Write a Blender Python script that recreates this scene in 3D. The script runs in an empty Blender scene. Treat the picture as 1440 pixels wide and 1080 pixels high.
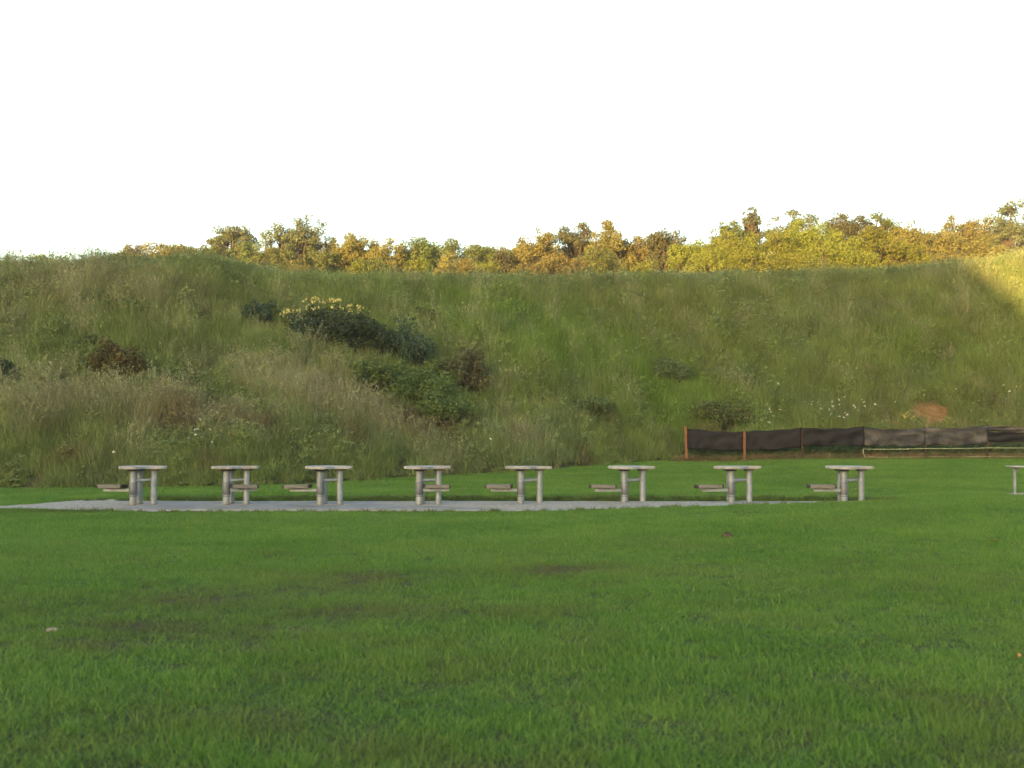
import bpy, math, random
import numpy as np
from mathutils import Vector

scene = bpy.context.scene
col = scene.collection
R = math.radians
random.seed(7)

# ------------------------------------------------------------------ camera, sky, sun, exposure
IMG_W, IMG_H = 1440.0, 1080.0          # pixel frame in which the photograph was measured
F_PX = 1664.0                          # focal length in those pixels
EYE = 1.5
PITCH = math.atan(70.0 / F_PX)         # horizon sits 70 px under the middle

cam_data = bpy.data.cameras.new('camera')
cam_data.sensor_width = 36.0
cam_data.lens = F_PX / IMG_W * 36.0
cam_data.clip_start = 0.1
cam_data.clip_end = 6000.0
cam = bpy.data.objects.new('camera', cam_data)
col.objects.link(cam)
cam.location = (0, 0, EYE)
cam.rotation_euler = (math.pi / 2 + PITCH, 0, 0)
scene.camera = cam
cam_data.dof.use_dof = True
cam_data.dof.focus_distance = 30.0
cam_data.dof.aperture_fstop = 2.8

SUN_AZ = R(30)      # behind the camera, to its left
SUN_EL = R(5)
SUN_DIR = Vector((-math.sin(SUN_AZ) * math.cos(SUN_EL), -math.cos(SUN_AZ) * math.cos(SUN_EL), math.sin(SUN_EL)))

world = bpy.data.worlds.new('World')
scene.world = world
world.use_nodes = True
wn = world.node_tree
wn.nodes.clear()
wo = wn.nodes.new('ShaderNodeOutputWorld')
wb = wn.nodes.new('ShaderNodeBackground')
sky = wn.nodes.new('ShaderNodeTexSky')
sky.sky_type = 'NISHITA'
sky.sun_disc = False
sky.sun_elevation = SUN_EL
sky.sun_rotation = math.atan2(SUN_DIR.x, SUN_DIR.y)
sky.altitude = 0
sky.air_density = 1.0
sky.dust_density = 3.0
sky.ozone_density = 1.0
wb.inputs['Strength'].default_value = 0.15
wn.links.new(sky.outputs[0], wb.inputs['Color'])
wn.links.new(wb.outputs[0], wo.inputs['Surface'])

sun_data = bpy.data.lights.new('sun', 'SUN')
sun_data.energy = 3.7
sun_data.angle = R(0.42)
sun_data.color = (1.0, 0.60, 0.21)
sun = bpy.data.objects.new('sun', sun_data)
col.objects.link(sun)
sun.location = (-60, -100, 40)
sun.rotation_euler = SUN_DIR.to_track_quat('Z', 'Y').to_euler()

vs = scene.view_settings
vs.view_transform = 'Standard'
vs.look = 'None'
vs.gamma = 1.0
vs.use_curve_mapping = False
vs.exposure = 2.95
scene.cycles.max_bounces = 6
scene.cycles.transparent_max_bounces = 8
scene.cycles.use_denoising = True
scene.cycles.filter_width = 1.5

# ------------------------------------------------------------------ helpers
def px_dir(px, py):
    u = (px - IMG_W / 2) / F_PX
    v = (IMG_H / 2 - py) / F_PX
    return np.array([u, math.cos(PITCH) - v * math.sin(PITCH), math.sin(PITCH) + v * math.cos(PITCH)])

def at_depth(px, py, y):
    d = px_dir(px, py)
    k = y / d[1]
    return np.array([d[0] * k, y, EYE + d[2] * k])

def sstep(a, b, x):
    t = np.clip((np.asarray(x, float) - a) / (b - a), 0, 1)
    return t * t * (3 - 2 * t)

def hash2(ix, iy, seed):
    n = np.sin(ix * 127.1 + iy * 311.7 + seed * 74.7) * 43758.5453
    return n - np.floor(n)

def noise2(x, y, seed=0):
    x = np.asarray(x, float); y = np.asarray(y, float)
    ix, iy = np.floor(x), np.floor(y)
    fx, fy = x - ix, y - iy
    fx = fx * fx * (3 - 2 * fx); fy = fy * fy * (3 - 2 * fy)
    a = hash2(ix, iy, seed); b = hash2(ix + 1, iy, seed)
    c = hash2(ix, iy + 1, seed); d = hash2(ix + 1, iy + 1, seed)
    return (a * (1 - fx) + b * fx) * (1 - fy) + (c * (1 - fx) + d * fx) * fy

def fbm(x, y, seed=0, octs=3):
    s, a, t = 0.0, 0.5, 0.0
    for k in range(octs):
        s = s + a * noise2(np.asarray(x) * 2 ** k, np.asarray(y) * 2 ** k, seed + k); t += a; a *= 0.5
    return s / t

def tag(o, label=None, cat=None, group=None, kind=None):
    if label: o['label'] = label
    if cat: o['category'] = cat
    if group: o['group'] = group
    if kind: o['kind'] = kind
    return o

def empty(name, loc, rz=0.0):
    o = bpy.data.objects.new(name, None)
    o.empty_display_size = 0.2
    o.location = loc
    o.rotation_euler = (0, 0, rz)
    col.objects.link(o)
    return o

def np_mesh(name, V, F, mat=None, attrs=None, smooth=False):
    """V (n,3), F (m,k) equal-sided faces; attrs: per-vertex floats"""
    V = np.asarray(V, np.float32); F = np.asarray(F, np.int32)
    me = bpy.data.meshes.new(name)
    m, k = F.shape
    me.vertices.add(len(V)); me.vertices.foreach_set('co', V.ravel())
    me.loops.add(m * k); me.loops.foreach_set('vertex_index', F.ravel())
    me.polygons.add(m); me.polygons.foreach_set('loop_start', np.arange(0, m * k, k, dtype=np.int32))
    me.update(calc_edges=True)
    if smooth:
        me.polygons.foreach_set('use_smooth', np.ones(m, bool))
    for an, av in (attrs or {}).items():
        a = me.attributes.new(an, 'FLOAT', 'POINT')
        a.data.foreach_set('value', np.asarray(av, np.float32))
    if mat: me.materials.append(mat)
    return me

def link(name, me, parent=None, loc=(0, 0, 0)):
    o = bpy.data.objects.new(name, me)
    o.location = loc
    col.objects.link(o)
    if parent is not None: o.parent = parent
    return o

class MB:
    """collects triangles/quads of simple solids into one mesh"""
    def __init__(s): s.v = []; s.f = []
    def add(s, vs, fs):
        n = len(s.v); s.v += [tuple(map(float, p)) for p in vs]; s.f += [tuple(n + i for i in f) for f in fs]
    def tube(s, pts, rads, n=12, caps=True):
        pts = [Vector(p) for p in pts]; vs = []; fs = []
        for i, p in enumerate(pts):
            d = (pts[min(i + 1, len(pts) - 1)] - pts[max(i - 1, 0)])
            d = d.normalized() if d.length > 1e-9 else Vector((0, 0, 1))
            a = d.cross(Vector((0, 0, 1)) if abs(d.z) < 0.95 else Vector((0, 1, 0))).normalized(); b = d.cross(a)
            for k in range(n):
                t = 2 * math.pi * k / n
                vs.append(p + (a * math.cos(t) + b * math.sin(t)) * rads[i])
        for i in range(len(pts) - 1):
            for k in range(n):
                k2 = (k + 1) % n
                fs.append((i * n + k, i * n + k2, (i + 1) * n + k2, (i + 1) * n + k))
        if caps:
            fs.append(tuple(range(n))[::-1]); fs.append(tuple((len(pts) - 1) * n + k for k in range(n)))
        s.add(vs, fs)
    def prism(s, outline, z0, z1, bev=0.0):
        n = len(outline)
        c = np.mean(outline, axis=0)
        def ring(z, inset):
            r = []
            for p in outline:
                d = np.array(p) - c; L = np.linalg.norm(d)
                q = c + d * (1 - inset / max(L, 1e-6)); r.append((q[0], q[1], z))
            return r
        rings = [ring(z0, bev), ring(z0 + bev, 0), ring(z1 - bev, 0), ring(z1, bev)] if bev > 0 else [ring(z0, 0), ring(z1, 0)]
        vs = [p for r in rings for p in r]; fs = []
        for i in range(len(rings) - 1):
            for k in range(n):
                k2 = (k + 1) % n
                fs.append((i * n + k, i * n + k2, (i + 1) * n + k2, (i + 1) * n + k))
        fs.append(tuple(range(n))[::-1]); fs.append(tuple((len(rings) - 1) * n + k for k in range(n)))
        s.add(vs, fs)
    def box(s, cx, cy, cz, sx, sy, sz, bev=0.0):
        o = [(cx - sx / 2, cy - sy / 2), (cx + sx / 2, cy - sy / 2), (cx + sx / 2, cy + sy / 2), (cx - sx / 2, cy + sy / 2)]
        s.prism(o, cz - sz / 2, cz + sz / 2, bev)
    def mesh(s, name, mat, smooth=False):
        me = bpy.data.meshes.new(name)
        me.from_pydata(s.v, [], s.f); me.update()
        if smooth:
            me.polygons.foreach_set('use_smooth', np.ones(len(me.polygons), bool))
            try: me.set_sharp_from_angle(angle=R(40))
            except Exception: pass
        me.materials.append(mat)
        return me
    def build(s, name, mat, parent=None, loc=(0, 0, 0), smooth=False):
        return link(name, s.mesh(name, mat, smooth), parent, loc)

# ------------------------------------------------------------------ materials
def new_mat(name):
    m = bpy.data.materials.new(name); m.use_nodes = True
    nt = m.node_tree; nt.nodes.clear()
    out = nt.nodes.new('ShaderNodeOutputMaterial')
    return m, nt, out

def N(nt, t, **kw):
    n = nt.nodes.new(t)
    for k, v in kw.items(): setattr(n, k, v)
    return n

def ramp(nt, fac, stops):
    r = nt.nodes.new('ShaderNodeValToRGB')
    while len(r.color_ramp.elements) < len(stops): r.color_ramp.elements.new(0.5)
    for e, (p, c) in zip(r.color_ramp.elements, stops):
        e.position = p; e.color = (*c, 1)
    nt.links.new(fac, r.inputs[0])
    return r.outputs[0]

def world_pos(nt):
    return nt.nodes.new('ShaderNodeNewGeometry').outputs['Position']

def noise_fac(nt, vec, scale, detail=3.0, rough=0.55, dist=0.0):
    n = nt.nodes.new('ShaderNodeTexNoise')
    n.inputs['Scale'].default_value = scale; n.inputs['Detail'].default_value = detail
    n.inputs['Roughness'].default_value = rough; n.inputs['Distortion'].default_value = dist
    nt.links.new(vec, n.inputs['Vector'])
    return n.outputs['Fac']

def mixc(nt, fac, a, b, blend='MIX'):
    m = nt.nodes.new('ShaderNodeMix'); m.data_type = 'RGBA'; m.blend_type = blend
    def put(v, sock):
        if isinstance(v, (tuple, list)): sock.default_value = (*v, 1) if len(v) == 3 else v
        elif isinstance(v, (int, float)): sock.default_value = v
        else: nt.links.new(v, sock)
    put(fac, m.inputs[0]); put(a, m.inputs[6]); put(b, m.inputs[7])
    return m.outputs[2]

def mathn(nt, op, a, b=None):
    m = nt.nodes.new('ShaderNodeMath'); m.operation = op
    for i, v in enumerate((a, b)):
        if v is None: continue
        if isinstance(v, (int, float)): m.inputs[i].default_value = v
        else: nt.links.new(v, m.inputs[i])
    return m.outputs[0]

def attr(nt, name, kind='GEOMETRY'):
    a = nt.nodes.new('ShaderNodeAttribute'); a.attribute_name = name; a.attribute_type = kind
    return a

def principled(nt, out, color, rough=0.8, metal=0.0, spec=0.3, bump=None, bump_str=0.3, bump_dist=0.02):
    p = nt.nodes.new('ShaderNodeBsdfPrincipled')
    if isinstance(color, (tuple, list)): p.inputs['Base Color'].default_value = (*color, 1)
    else: nt.links.new(color, p.inputs['Base Color'])
    if isinstance(rough, (int, float)): p.inputs['Roughness'].default_value = rough
    else: nt.links.new(rough, p.inputs['Roughness'])
    p.inputs['Metallic'].default_value = metal
    p.inputs['Specular IOR Level'].default_value = spec
    if bump is not None:
        b = nt.nodes.new('ShaderNodeBump'); b.inputs['Strength'].default_value = bump_str
        b.inputs['Distance'].default_value = bump_dist
        nt.links.new(bump, b.inputs['Height']); nt.links.new(b.outputs[0], p.inputs['Normal'])
    if out is not None: nt.links.new(p.outputs[0], out.inputs[0])
    return p

def leafy(nt, out, color, trans=0.3, rough=0.6, spec=0.15):
    p = principled(nt, None, color, rough, 0, spec)
    t = nt.nodes.new('ShaderNodeBsdfTranslucent'); nt.links.new(color, t.inputs[0])
    m = nt.nodes.new('ShaderNodeMixShader'); m.inputs[0].default_value = trans
    nt.links.new(p.outputs[0], m.inputs[1]); nt.links.new(t.outputs[0], m.inputs[2])
    nt.links.new(m.outputs[0], out.inputs[0])

M = {}
# soil and thatch under the lawn
m, nt, out = new_mat('lawn_soil'); P = world_pos(nt)
c = ramp(nt, noise_fac(nt, P, 0.9, 5), [(0.35, (0.03, 0.036, 0.013)), (0.6, (0.042, 0.048, 0.017)), (0.75, (0.058, 0.05, 0.026))])
c = mixc(nt, attr(nt, 'bare').outputs['Fac'], c, (0.058, 0.042, 0.025))
principled(nt, out, c, 0.95, 0, 0.1, noise_fac(nt, P, 40, 4), 0.6, 0.02); M['soil'] = m
# bank earth
m, nt, out = new_mat('bank_earth'); P = world_pos(nt)
c = ramp(nt, noise_fac(nt, P, 0.7, 5), [(0.3, (0.045, 0.055, 0.02)), (0.6, (0.07, 0.075, 0.03)), (0.8, (0.10, 0.085, 0.045))])
earth = ramp(nt, noise_fac(nt, P, 3.5, 6, 0.65), [(0.3, (0.11, 0.066, 0.027)), (0.55, (0.185, 0.115, 0.046)), (0.75, (0.25, 0.165, 0.078))])
c = mixc(nt, attr(nt, 'bare').outputs['Fac'], c, earth)
principled(nt, out, c, 0.95, 0, 0.1, noise_fac(nt, P, 9, 6, 0.65), 0.8, 0.08); M['bank'] = m

def grass_mat(name, cols, dry_cols, s1, s2, trans=0.3):
    m, nt, out = new_mat(name); P = world_pos(nt)
    f = mathn(nt, 'ADD', mathn(nt, 'MULTIPLY', noise_fac(nt, P, s1, 4), 0.50), mathn(nt, 'MULTIPLY', noise_fac(nt, P, s2, 3), 0.25))
    f = mathn(nt, 'ADD', f, mathn(nt, 'MULTIPLY', attr(nt, 'rnd').outputs['Fac'], 0.42))
    c = ramp(nt, f, cols)
    d = ramp(nt, attr(nt, 'rnd').outputs['Fac'], dry_cols)
    c = mixc(nt, attr(nt, 'browning', 'INSTANCER').outputs['Fac'], c, d)
    leafy(nt, out, c, trans)
    return m
M['lawn'] = grass_mat('lawn_blades',
    [(0.28, (0.040, 0.102, 0.017)), (0.46, (0.066, 0.160, 0.024)), (0.60, (0.096, 0.208, 0.031)), (0.78, (0.155, 0.25, 0.052))],
    [(0.0, (0.075, 0.058, 0.03)), (0.5, (0.125, 0.105, 0.048)), (1.0, (0.085, 0.12, 0.03))], 0.45, 3.0)

def tint_mat(name, trans=0.3):
    m, nt, out = new_mat(name)
    t = attr(nt, 'tint', 'INSTANCER').outputs['Color']
    v = ramp(nt, attr(nt, 'rnd').outputs['Fac'], [(0.0, (0.7, 0.7, 0.66)), (0.5, (1, 1, 1)), (1.0, (1.32, 1.28, 1.18))])
    leafy(nt, out, mixc(nt, 1.0, t, v, 'MULTIPLY'), trans)
    return m
M['tall'] = tint_mat('tall_grass_blades')

def leaf_mat(name, c0, c1, c2, trans=0.35, hue=0.0):
    m, nt, out = new_mat(name)
    c = ramp(nt, attr(nt, 'rnd').outputs['Fac'], [(0.0, c0), (0.5, c1), (1.0, c2)])
    oi = nt.nodes.new('ShaderNodeObjectInfo')
    hs = nt.nodes.new('ShaderNodeHueSaturation')
    h = mathn(nt, 'ADD', mathn(nt, 'MULTIPLY', mathn(nt, 'SUBTRACT', oi.outputs['Random'], 0.5), 0.03), 0.5)
    v = mathn(nt, 'ADD', mathn(nt, 'MULTIPLY', oi.outputs['Random'], 0.3), 0.85)
    nt.links.new(h, hs.inputs['Hue']); nt.links.new(v, hs.inputs['Value']); nt.links.new(c, hs.inputs['Color'])
    leafy(nt, out, hs.outputs[0], trans)
    return m
M['leaf_olive'] = leaf_mat('leaves_olive', (0.066, 0.092, 0.028), (0.088, 0.116, 0.035), (0.116, 0.144, 0.048))
M['leaf_grey'] = leaf_mat('leaves_grey_green', (0.08, 0.104, 0.052), (0.102, 0.126, 0.062), (0.128, 0.152, 0.08))
M['leaf_yellow'] = leaf_mat('leaves_yellow_green', (0.098, 0.124, 0.02), (0.125, 0.15, 0.024), (0.152, 0.172, 0.033))
M['leaf_russet'] = leaf_mat('leaves_russet', (0.092, 0.092, 0.028), (0.125, 0.12, 0.037), (0.165, 0.152, 0.052))
M['leaf_dark'] = leaf_mat('leaves_dark_shade', (0.056, 0.064, 0.029), (0.080, 0.088, 0.040), (0.108, 0.112, 0.052))  # dark foliage; the colour also carries the shade on some crowns
M['leaf_sumac'] = leaf_mat('leaves_deep_green', (0.024, 0.04, 0.02), (0.04, 0.062, 0.028), (0.06, 0.088, 0.04), 0.2)
M['leaf_blue'] = leaf_mat('leaves_blue_green', (0.03, 0.06, 0.035), (0.05, 0.09, 0.05), (0.085, 0.13, 0.075), 0.2)
M['leaf_rust'] = leaf_mat('leaves_rust', (0.06, 0.052, 0.022), (0.10, 0.085, 0.03), (0.115, 0.12, 0.036), 0.2)
M['leaf_purple'] = leaf_mat('leaves_dull_purple', (0.06, 0.065, 0.032), (0.09, 0.085, 0.042), (0.095, 0.115, 0.045), 0.2)
M['leaf_fresh'] = leaf_mat('leaves_fresh_green', (0.07, 0.105, 0.03), (0.095, 0.135, 0.038), (0.12, 0.16, 0.05), 0.25)

M['leaf_weed'] = leaf_mat('leaves_weed', (0.075, 0.11, 0.04), (0.10, 0.14, 0.052), (0.13, 0.17, 0.068), 0.25)
m, nt, out = new_mat('bark'); P = world_pos(nt)
principled(nt, out, ramp(nt, noise_fac(nt, P, 6, 5), [(0.3, (0.03, 0.024, 0.017)), (0.7, (0.08, 0.064, 0.046))]), 0.9, 0, 0.1, noise_fac(nt, P, 25, 4), 0.7, 0.02); M['bark'] = m
m, nt, out = new_mat('stem_green'); principled(nt, out, (0.09, 0.12, 0.04), 0.7); M['stem'] = m
m, nt, out = new_mat('petal_white'); principled(nt, out, (0.78, 0.78, 0.70), 0.7); M['white'] = m
m, nt, out = new_mat('petal_yellow'); principled(nt, out, (0.62, 0.45, 0.08), 0.7); M['yellow'] = m
m, nt, out = new_mat('flower_cone_yellow'); principled(nt, out, (0.36, 0.33, 0.10), 0.8); M['cone'] = m

# concrete of table tops
m, nt, out = new_mat('concrete_top'); P = world_pos(nt)
c = ramp(nt, noise_fac(nt, P, 5, 6, 0.65), [(0.3, (0.19, 0.19, 0.18)), (0.5, (0.27, 0.27, 0.255)), (0.7, (0.35, 0.35, 0.335))])
st_ = ramp(nt, noise_fac(nt, P, 3.2, 5, 0.7, 0.8), [(0.52, (0, 0, 0)), (0.68, (0.65, 0.65, 0.65))])
c = mixc(nt, st_, c, (0.13, 0.125, 0.11))
principled(nt, out, c, 0.85, 0, 0.25, noise_fac(nt, P, 60, 4), 0.3, 0.004); M['concrete'] = m
# concrete of the pad
m, nt, out = new_mat('concrete_pad'); P = world_pos(nt)
c = ramp(nt, noise_fac(nt, P, 1.3, 6, 0.7, 0.6), [(0.28, (0.10, 0.099, 0.096)), (0.5, (0.172, 0.169, 0.161)), (0.72, (0.255, 0.248, 0.23))])
c = mixc(nt, attr(nt, 'dirt').outputs['Fac'], c, (0.36, 0.31, 0.22))
principled(nt, out, c, 0.85, 0, 0.3, noise_fac(nt, P, 35, 5), 0.4, 0.006); M['pad'] = m
m, nt, out = new_mat('gravel'); P = world_pos(nt)
v = nt.nodes.new('ShaderNodeTexVoronoi'); v.inputs['Scale'].default_value = 28; nt.links.new(P, v.inputs['Vector'])
c = ramp(nt, noise_fac(nt, P, 14, 4, 0.7), [(0.3, (0.15, 0.135, 0.11)), (0.5, (0.26, 0.245, 0.21)), (0.72, (0.38, 0.365, 0.32))])
principled(nt, out, c, 0.95, 0, 0.15, v.outputs['Distance'], 0.8, 0.02); M['gravel'] = m
# galvanised steel
def steel(name, a, b, metal, rough, foot=False):
    m, nt, out = new_mat(name); P = world_pos(nt)
    n = noise_fac(nt, P, 7, 5, 0.6)
    c = ramp(nt, n, [(0.3, a), (0.7, b)])
    if foot:
        sp = nt.nodes.new('ShaderNodeSeparateXYZ'); nt.links.new(P, sp.inputs[0])
        f = mathn(nt, 'ADD', mathn(nt, 'MULTIPLY', sp.outputs['Z'], -6.0), mathn(nt, 'MULTIPLY', noise_fac(nt, P, 9, 4), 1.9))
        c = mixc(nt, ramp(nt, f, [(0.15, (0, 0, 0)), (0.75, (0.5, 0.5, 0.5))]), c, (0.18, 0.165, 0.125))
        st_ = ramp(nt, noise_fac(nt, P, 16, 5, 0.7), [(0.58, (0, 0, 0)), (0.72, (0.5, 0.5, 0.5))])
        c = mixc(nt, st_, c, (0.10, 0.09, 0.075))
    principled(nt, out, c, rough, metal, 0.4, noise_fac(nt, P, 80, 3), 0.12, 0.003)
    return m
M['steel'] = steel('galvanised_steel', (0.15, 0.18, 0.205), (0.25, 0.29, 0.315), 0.3, 0.5, True)
M['sleeve'] = steel('grey_sleeve_steel', (0.085, 0.098, 0.11), (0.145, 0.162, 0.178), 0.4, 0.5)
M['flange'] = steel('dark_flange_steel', (0.04, 0.038, 0.035), (0.08, 0.07, 0.06), 0.2, 0.7)
M['rustpost'] = steel('rusty_orange_post', (0.10, 0.042, 0.017), (0.175, 0.076, 0.03), 0.1, 0.8)
M['darkpost'] = steel('dark_brown_post', (0.028, 0.015, 0.011), (0.06, 0.032, 0.02), 0.1, 0.8)
# weathered seat board
m, nt, out = new_mat('weathered_board')
tc = nt.nodes.new('ShaderNodeTexCoord'); mp = nt.nodes.new('ShaderNodeMapping'); mp.inputs['Scale'].default_value = (2, 30, 30)
nt.links.new(tc.outputs['Object'], mp.inputs[0])
c = ramp(nt, noise_fac(nt, mp.outputs[0], 2.0, 5, 0.6), [(0.3, (0.088, 0.087, 0.078)), (0.7, (0.17, 0.168, 0.152))])
principled(nt, out, c, 0.85, 0, 0.2, noise_fac(nt, mp.outputs[0], 3.0, 4), 0.3, 0.005); M['board'] = m
m, nt, out = new_mat('dark_end_grain'); principled(nt, out, (0.03, 0.026, 0.022), 0.8); M['endcap'] = m
# fence cloth
def cloth(name, stops, scale):
    m, nt, out = new_mat(name)
    tc = nt.nodes.new('ShaderNodeTexCoord'); mp = nt.nodes.new('ShaderNodeMapping'); mp.inputs['Scale'].default_value = (1, 1, 2.2)
    nt.links.new(tc.outputs['Object'], mp.inputs[0])
    c = ramp(nt, noise_fac(nt, mp.outputs[0], scale, 5, 0.6, 0.4), stops)
    principled(nt, out, c, 0.75, 0, 0.25, noise_fac(nt, mp.outputs[0], 45, 3), 0.3, 0.01)
    return m
M['cloth_black'] = cloth('black_woven_cloth', [(0.3, (0.005, 0.005, 0.0055)), (0.6, (0.010, 0.010, 0.0105)), (0.8, (0.022, 0.021, 0.021))], 1.6)
M['cloth_grey'] = cloth('bleached_woven_cloth', [(0.36, (0.012, 0.013, 0.015)), (0.5, (0.035, 0.036, 0.036)), (0.68, (0.095, 0.09, 0.082))], 1.3)
m, nt, out = new_mat('pale_rope'); principled(nt, out, (0.30, 0.35, 0.18), 0.8); M['rope'] = m
m, nt, out = new_mat('field_stone'); P = world_pos(nt)
principled(nt, out, ramp(nt, noise_fac(nt, P, 12, 4), [(0.3, (0.16, 0.14, 0.10)), (0.7, (0.27, 0.24, 0.18))]), 0.9, 0, 0.2, noise_fac(nt, P, 40, 3), 0.4, 0.01); M['stone'] = m
m, nt, out = new_mat('dark_clod'); P = world_pos(nt)
principled(nt, out, ramp(nt, noise_fac(nt, P, 20, 4), [(0.3, (0.03, 0.022, 0.016)), (0.7, (0.09, 0.07, 0.05))]), 0.95, 0, 0.1, noise_fac(nt, P, 50, 3), 0.5, 0.01); M['clod'] = m
m, nt, out = new_mat('dead_leaf'); principled(nt, out, (0.36, 0.18, 0.06), 0.8); M['deadleaf'] = m

# ------------------------------------------------------------------ terrain heights
def g(X, Y):
    X = np.asarray(X, float); Y = np.asarray(Y, float)
    rise = 0.5 * sstep(27.5, 45, Y) * sstep(-12, 8, X)
    hb = 0.035 * np.clip(X - 0.3, 0, 11)
    front = hb * sstep(8, 21.5, Y) * (1 - sstep(22.3, 23.5, Y) * (1 - 0.25 * sstep(7.6, 10, X)))
    rough = 0.05 * (fbm(X * 0.45, Y * 0.45, 3) - 0.5) * (1 - sstep(19, 22, Y) * (1 - sstep(27.5, 30, Y)))
    lip = 0.07 * sstep(26.15, 26.35, Y) * (1 - sstep(28, 34, Y)) * sstep(-10.6, -9.6, X) * (1 - sstep(7.2, 8.5, X))
    return rise + front + rough + lip

def hit_ground(px, py, hf=g, y0=3.0, y1=90.0):
    d = px_dir(px, py)
    ys = np.arange(y0, y1, 0.02)
    k = ys / d[1]
    xs = d[0] * k; zs = EYE + d[2] * k
    below = np.nonzero(zs <= hf(xs, ys))[0]
    i = below[0] if len(below) else len(ys) - 1
    return np.array([xs[i], ys[i], float(hf(xs[i], ys[i]))])

base_px = [(0, 687), (120, 687), (240, 686), (360, 684), (430, 681), (480, 678), (560, 673), (640, 669), (720, 665), (780, 660), (860, 653)]
BX = [hit_ground(*p) for p in base_px]
bx = [p[0] for p in BX]; by = [p[1] for p in BX]
FENCE_Y = 43.5
bx += [6.5, 12.0, 20.0, 30.0, 60.0]; by += [45.0, 45.5, 45.5, 45.0, 44.0]
bx = [-60.0, -25.0] + bx; by = [by[0] + 1.0, by[0] + 0.3] + by
bx = np.array(bx); by = np.array(by)
cr_px = [(0, 362, 44.3), (100, 363, 44.6), (170, 358, 45), (250, 354, 45.5), (300, 356, 46), (350, 366, 46.8), (420, 376, 48), (500, 379, 49), (640, 383, 51.5), (780, 385, 54), (900, 381, 57), (960, 379, 57.5),
         (1100, 377, 57.8), (1250, 372, 57.8), (1330, 366, 57.5), (1390, 358, 57.3), (1440, 350, 57)]
CR = [at_depth(*p) for p in cr_px]
cx = np.array([-60.0, -30.0] + [p[0] for p in CR] + [28.0, 60.0])
cy = np.array([44.5, 44.2] + [p[1] for p in CR] + [57.0, 56.0])
cz = np.array([6.6, 7.2] + [p[2] - (0.42 if p[0] < -11.4 else 0.6 if p[0] < -6 else 0.5) for p in CR] + [CR[-1][2] - 0.3, 9.0])

def berm(X, Y):
    X = np.asarray(X, float); Y = np.asarray(Y, float)
    yb = np.interp(X, bx, by); yc = np.interp(X, cx, cy); zc = np.interp(X, cx, cz)
    v = (Y - yb) / (yc - yb)
    z0 = g(X, yb) - 0.02
    prof = np.clip(v, 0, 1)
    prof = 0.82 * prof + 0.18 * prof * prof * (3 - 2 * prof)
    crest_round = np.where(v > 0.9, (np.clip(v, 0.9, 1.0) - 0.9) * 0.12, 0)
    up = z0 + (zc - z0) * (prof - crest_round)
    top = z0 + (zc - z0) * (1 - 0.012)
    back = top - np.clip(v - 1.12, 0, 9) * (yc - yb) * 0.62
    z = np.where(v <= 1, up, np.where(v < 1.12, top, back))
    z = z + 0.55 * (fbm(X * 0.28 + 9, Y * 0.28, 11) - 0.5) * sstep(0.05, 0.3, v) * (1 - 0.7 * sstep(0.8, 1.0, v))
    return np.where(v < 0, -9.0, np.maximum(z, -1.0))

def H(X, Y): return np.maximum(g(X, Y), berm(X, Y))
def hit(px, py): return hit_ground(px, py, H)

# ------------------------------------------------------------------ ground sheet
def patch(X, Y, cxy, rx, ry):
    return np.exp(-(((X - cxy[0]) / rx) ** 2 + ((Y - cxy[1]) / ry) ** 2))
bare_spots = [(hit_ground(190, 885), 0.5, 0.3, 0.7), (hit_ground(330, 850), 0.9, 0.8, 0.45), (hit_ground(240, 845), 0.5, 0.4, 0.4), (hit_ground(770, 805), 0.7, 0.55, 0.95), (hit_ground(480, 815), 0.8, 0.8, 0.6),
              (hit_ground(130, 910), 0.4, 0.25, 0.5), (hit_ground(950, 800), 0.7, 0.5, 0.3), (hit_ground(520, 858), 0.4, 0.4, 0.4), (hit_ground(40, 1055), 0.25, 0.25, 0.4), (hit_ground(560, 1040), 0.2, 0.2, 0.3), (hit_ground(330, 900), 0.6, 0.5, 0.4)]
def bare(X, Y):
    b = 0
    for p, rx, ry, s in bare_spots: b = b + s * patch(X, Y, p, rx, ry)
    return np.clip(b * (0.15 + 1.3 * fbm(X * 2.8, Y * 2.8, 21)), 0, 1) * 0.8
def fence_dry(X, Y):
    return np.exp(-((Y - FENCE_Y + 0.15) / 0.75) ** 2) * sstep(5.6, 6.8, X)

def grid_axis(segs):
    a = [np.arange(s, e, d) for s, e, d in segs]
    return np.unique(np.concatenate(a))
gx = grid_axis([(-2500, -300, 200), (-300, -60, 20), (-60, -16, 2), (-16, 22, 0.2), (22, 60, 2), (60, 300, 20), (300, 2501, 200)])
gy = grid_axis([(-2500, -300, 200), (-300, -40, 20), (-40, 2, 2), (2, 47, 0.2), (47, 120, 3), (120, 300, 20), (300, 2501, 200)])
GX, GY = np.meshgrid(gx, gy, indexing='ij')
GZ = g(np.clip(GX, -60, 60), np.clip(GY, -20, 130))
nx, ny = GX.shape
idx = np.arange(nx * ny).reshape(nx, ny)
Fq = np.stack([idx[:-1, :-1], idx[1:, :-1], idx[1:, 1:], idx[:-1, 1:]], -1).reshape(-1, 4)
gb = np.clip(bare(GX, GY) + 0.4 * fence_dry(GX, GY), 0, 1)
ground = link('ground', np_mesh('ground', np.stack([GX, GY, GZ], -1).reshape(-1, 3), Fq, M['soil'], {'bare': gb.ravel()}, True))
tag(ground, kind='structure')

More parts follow.
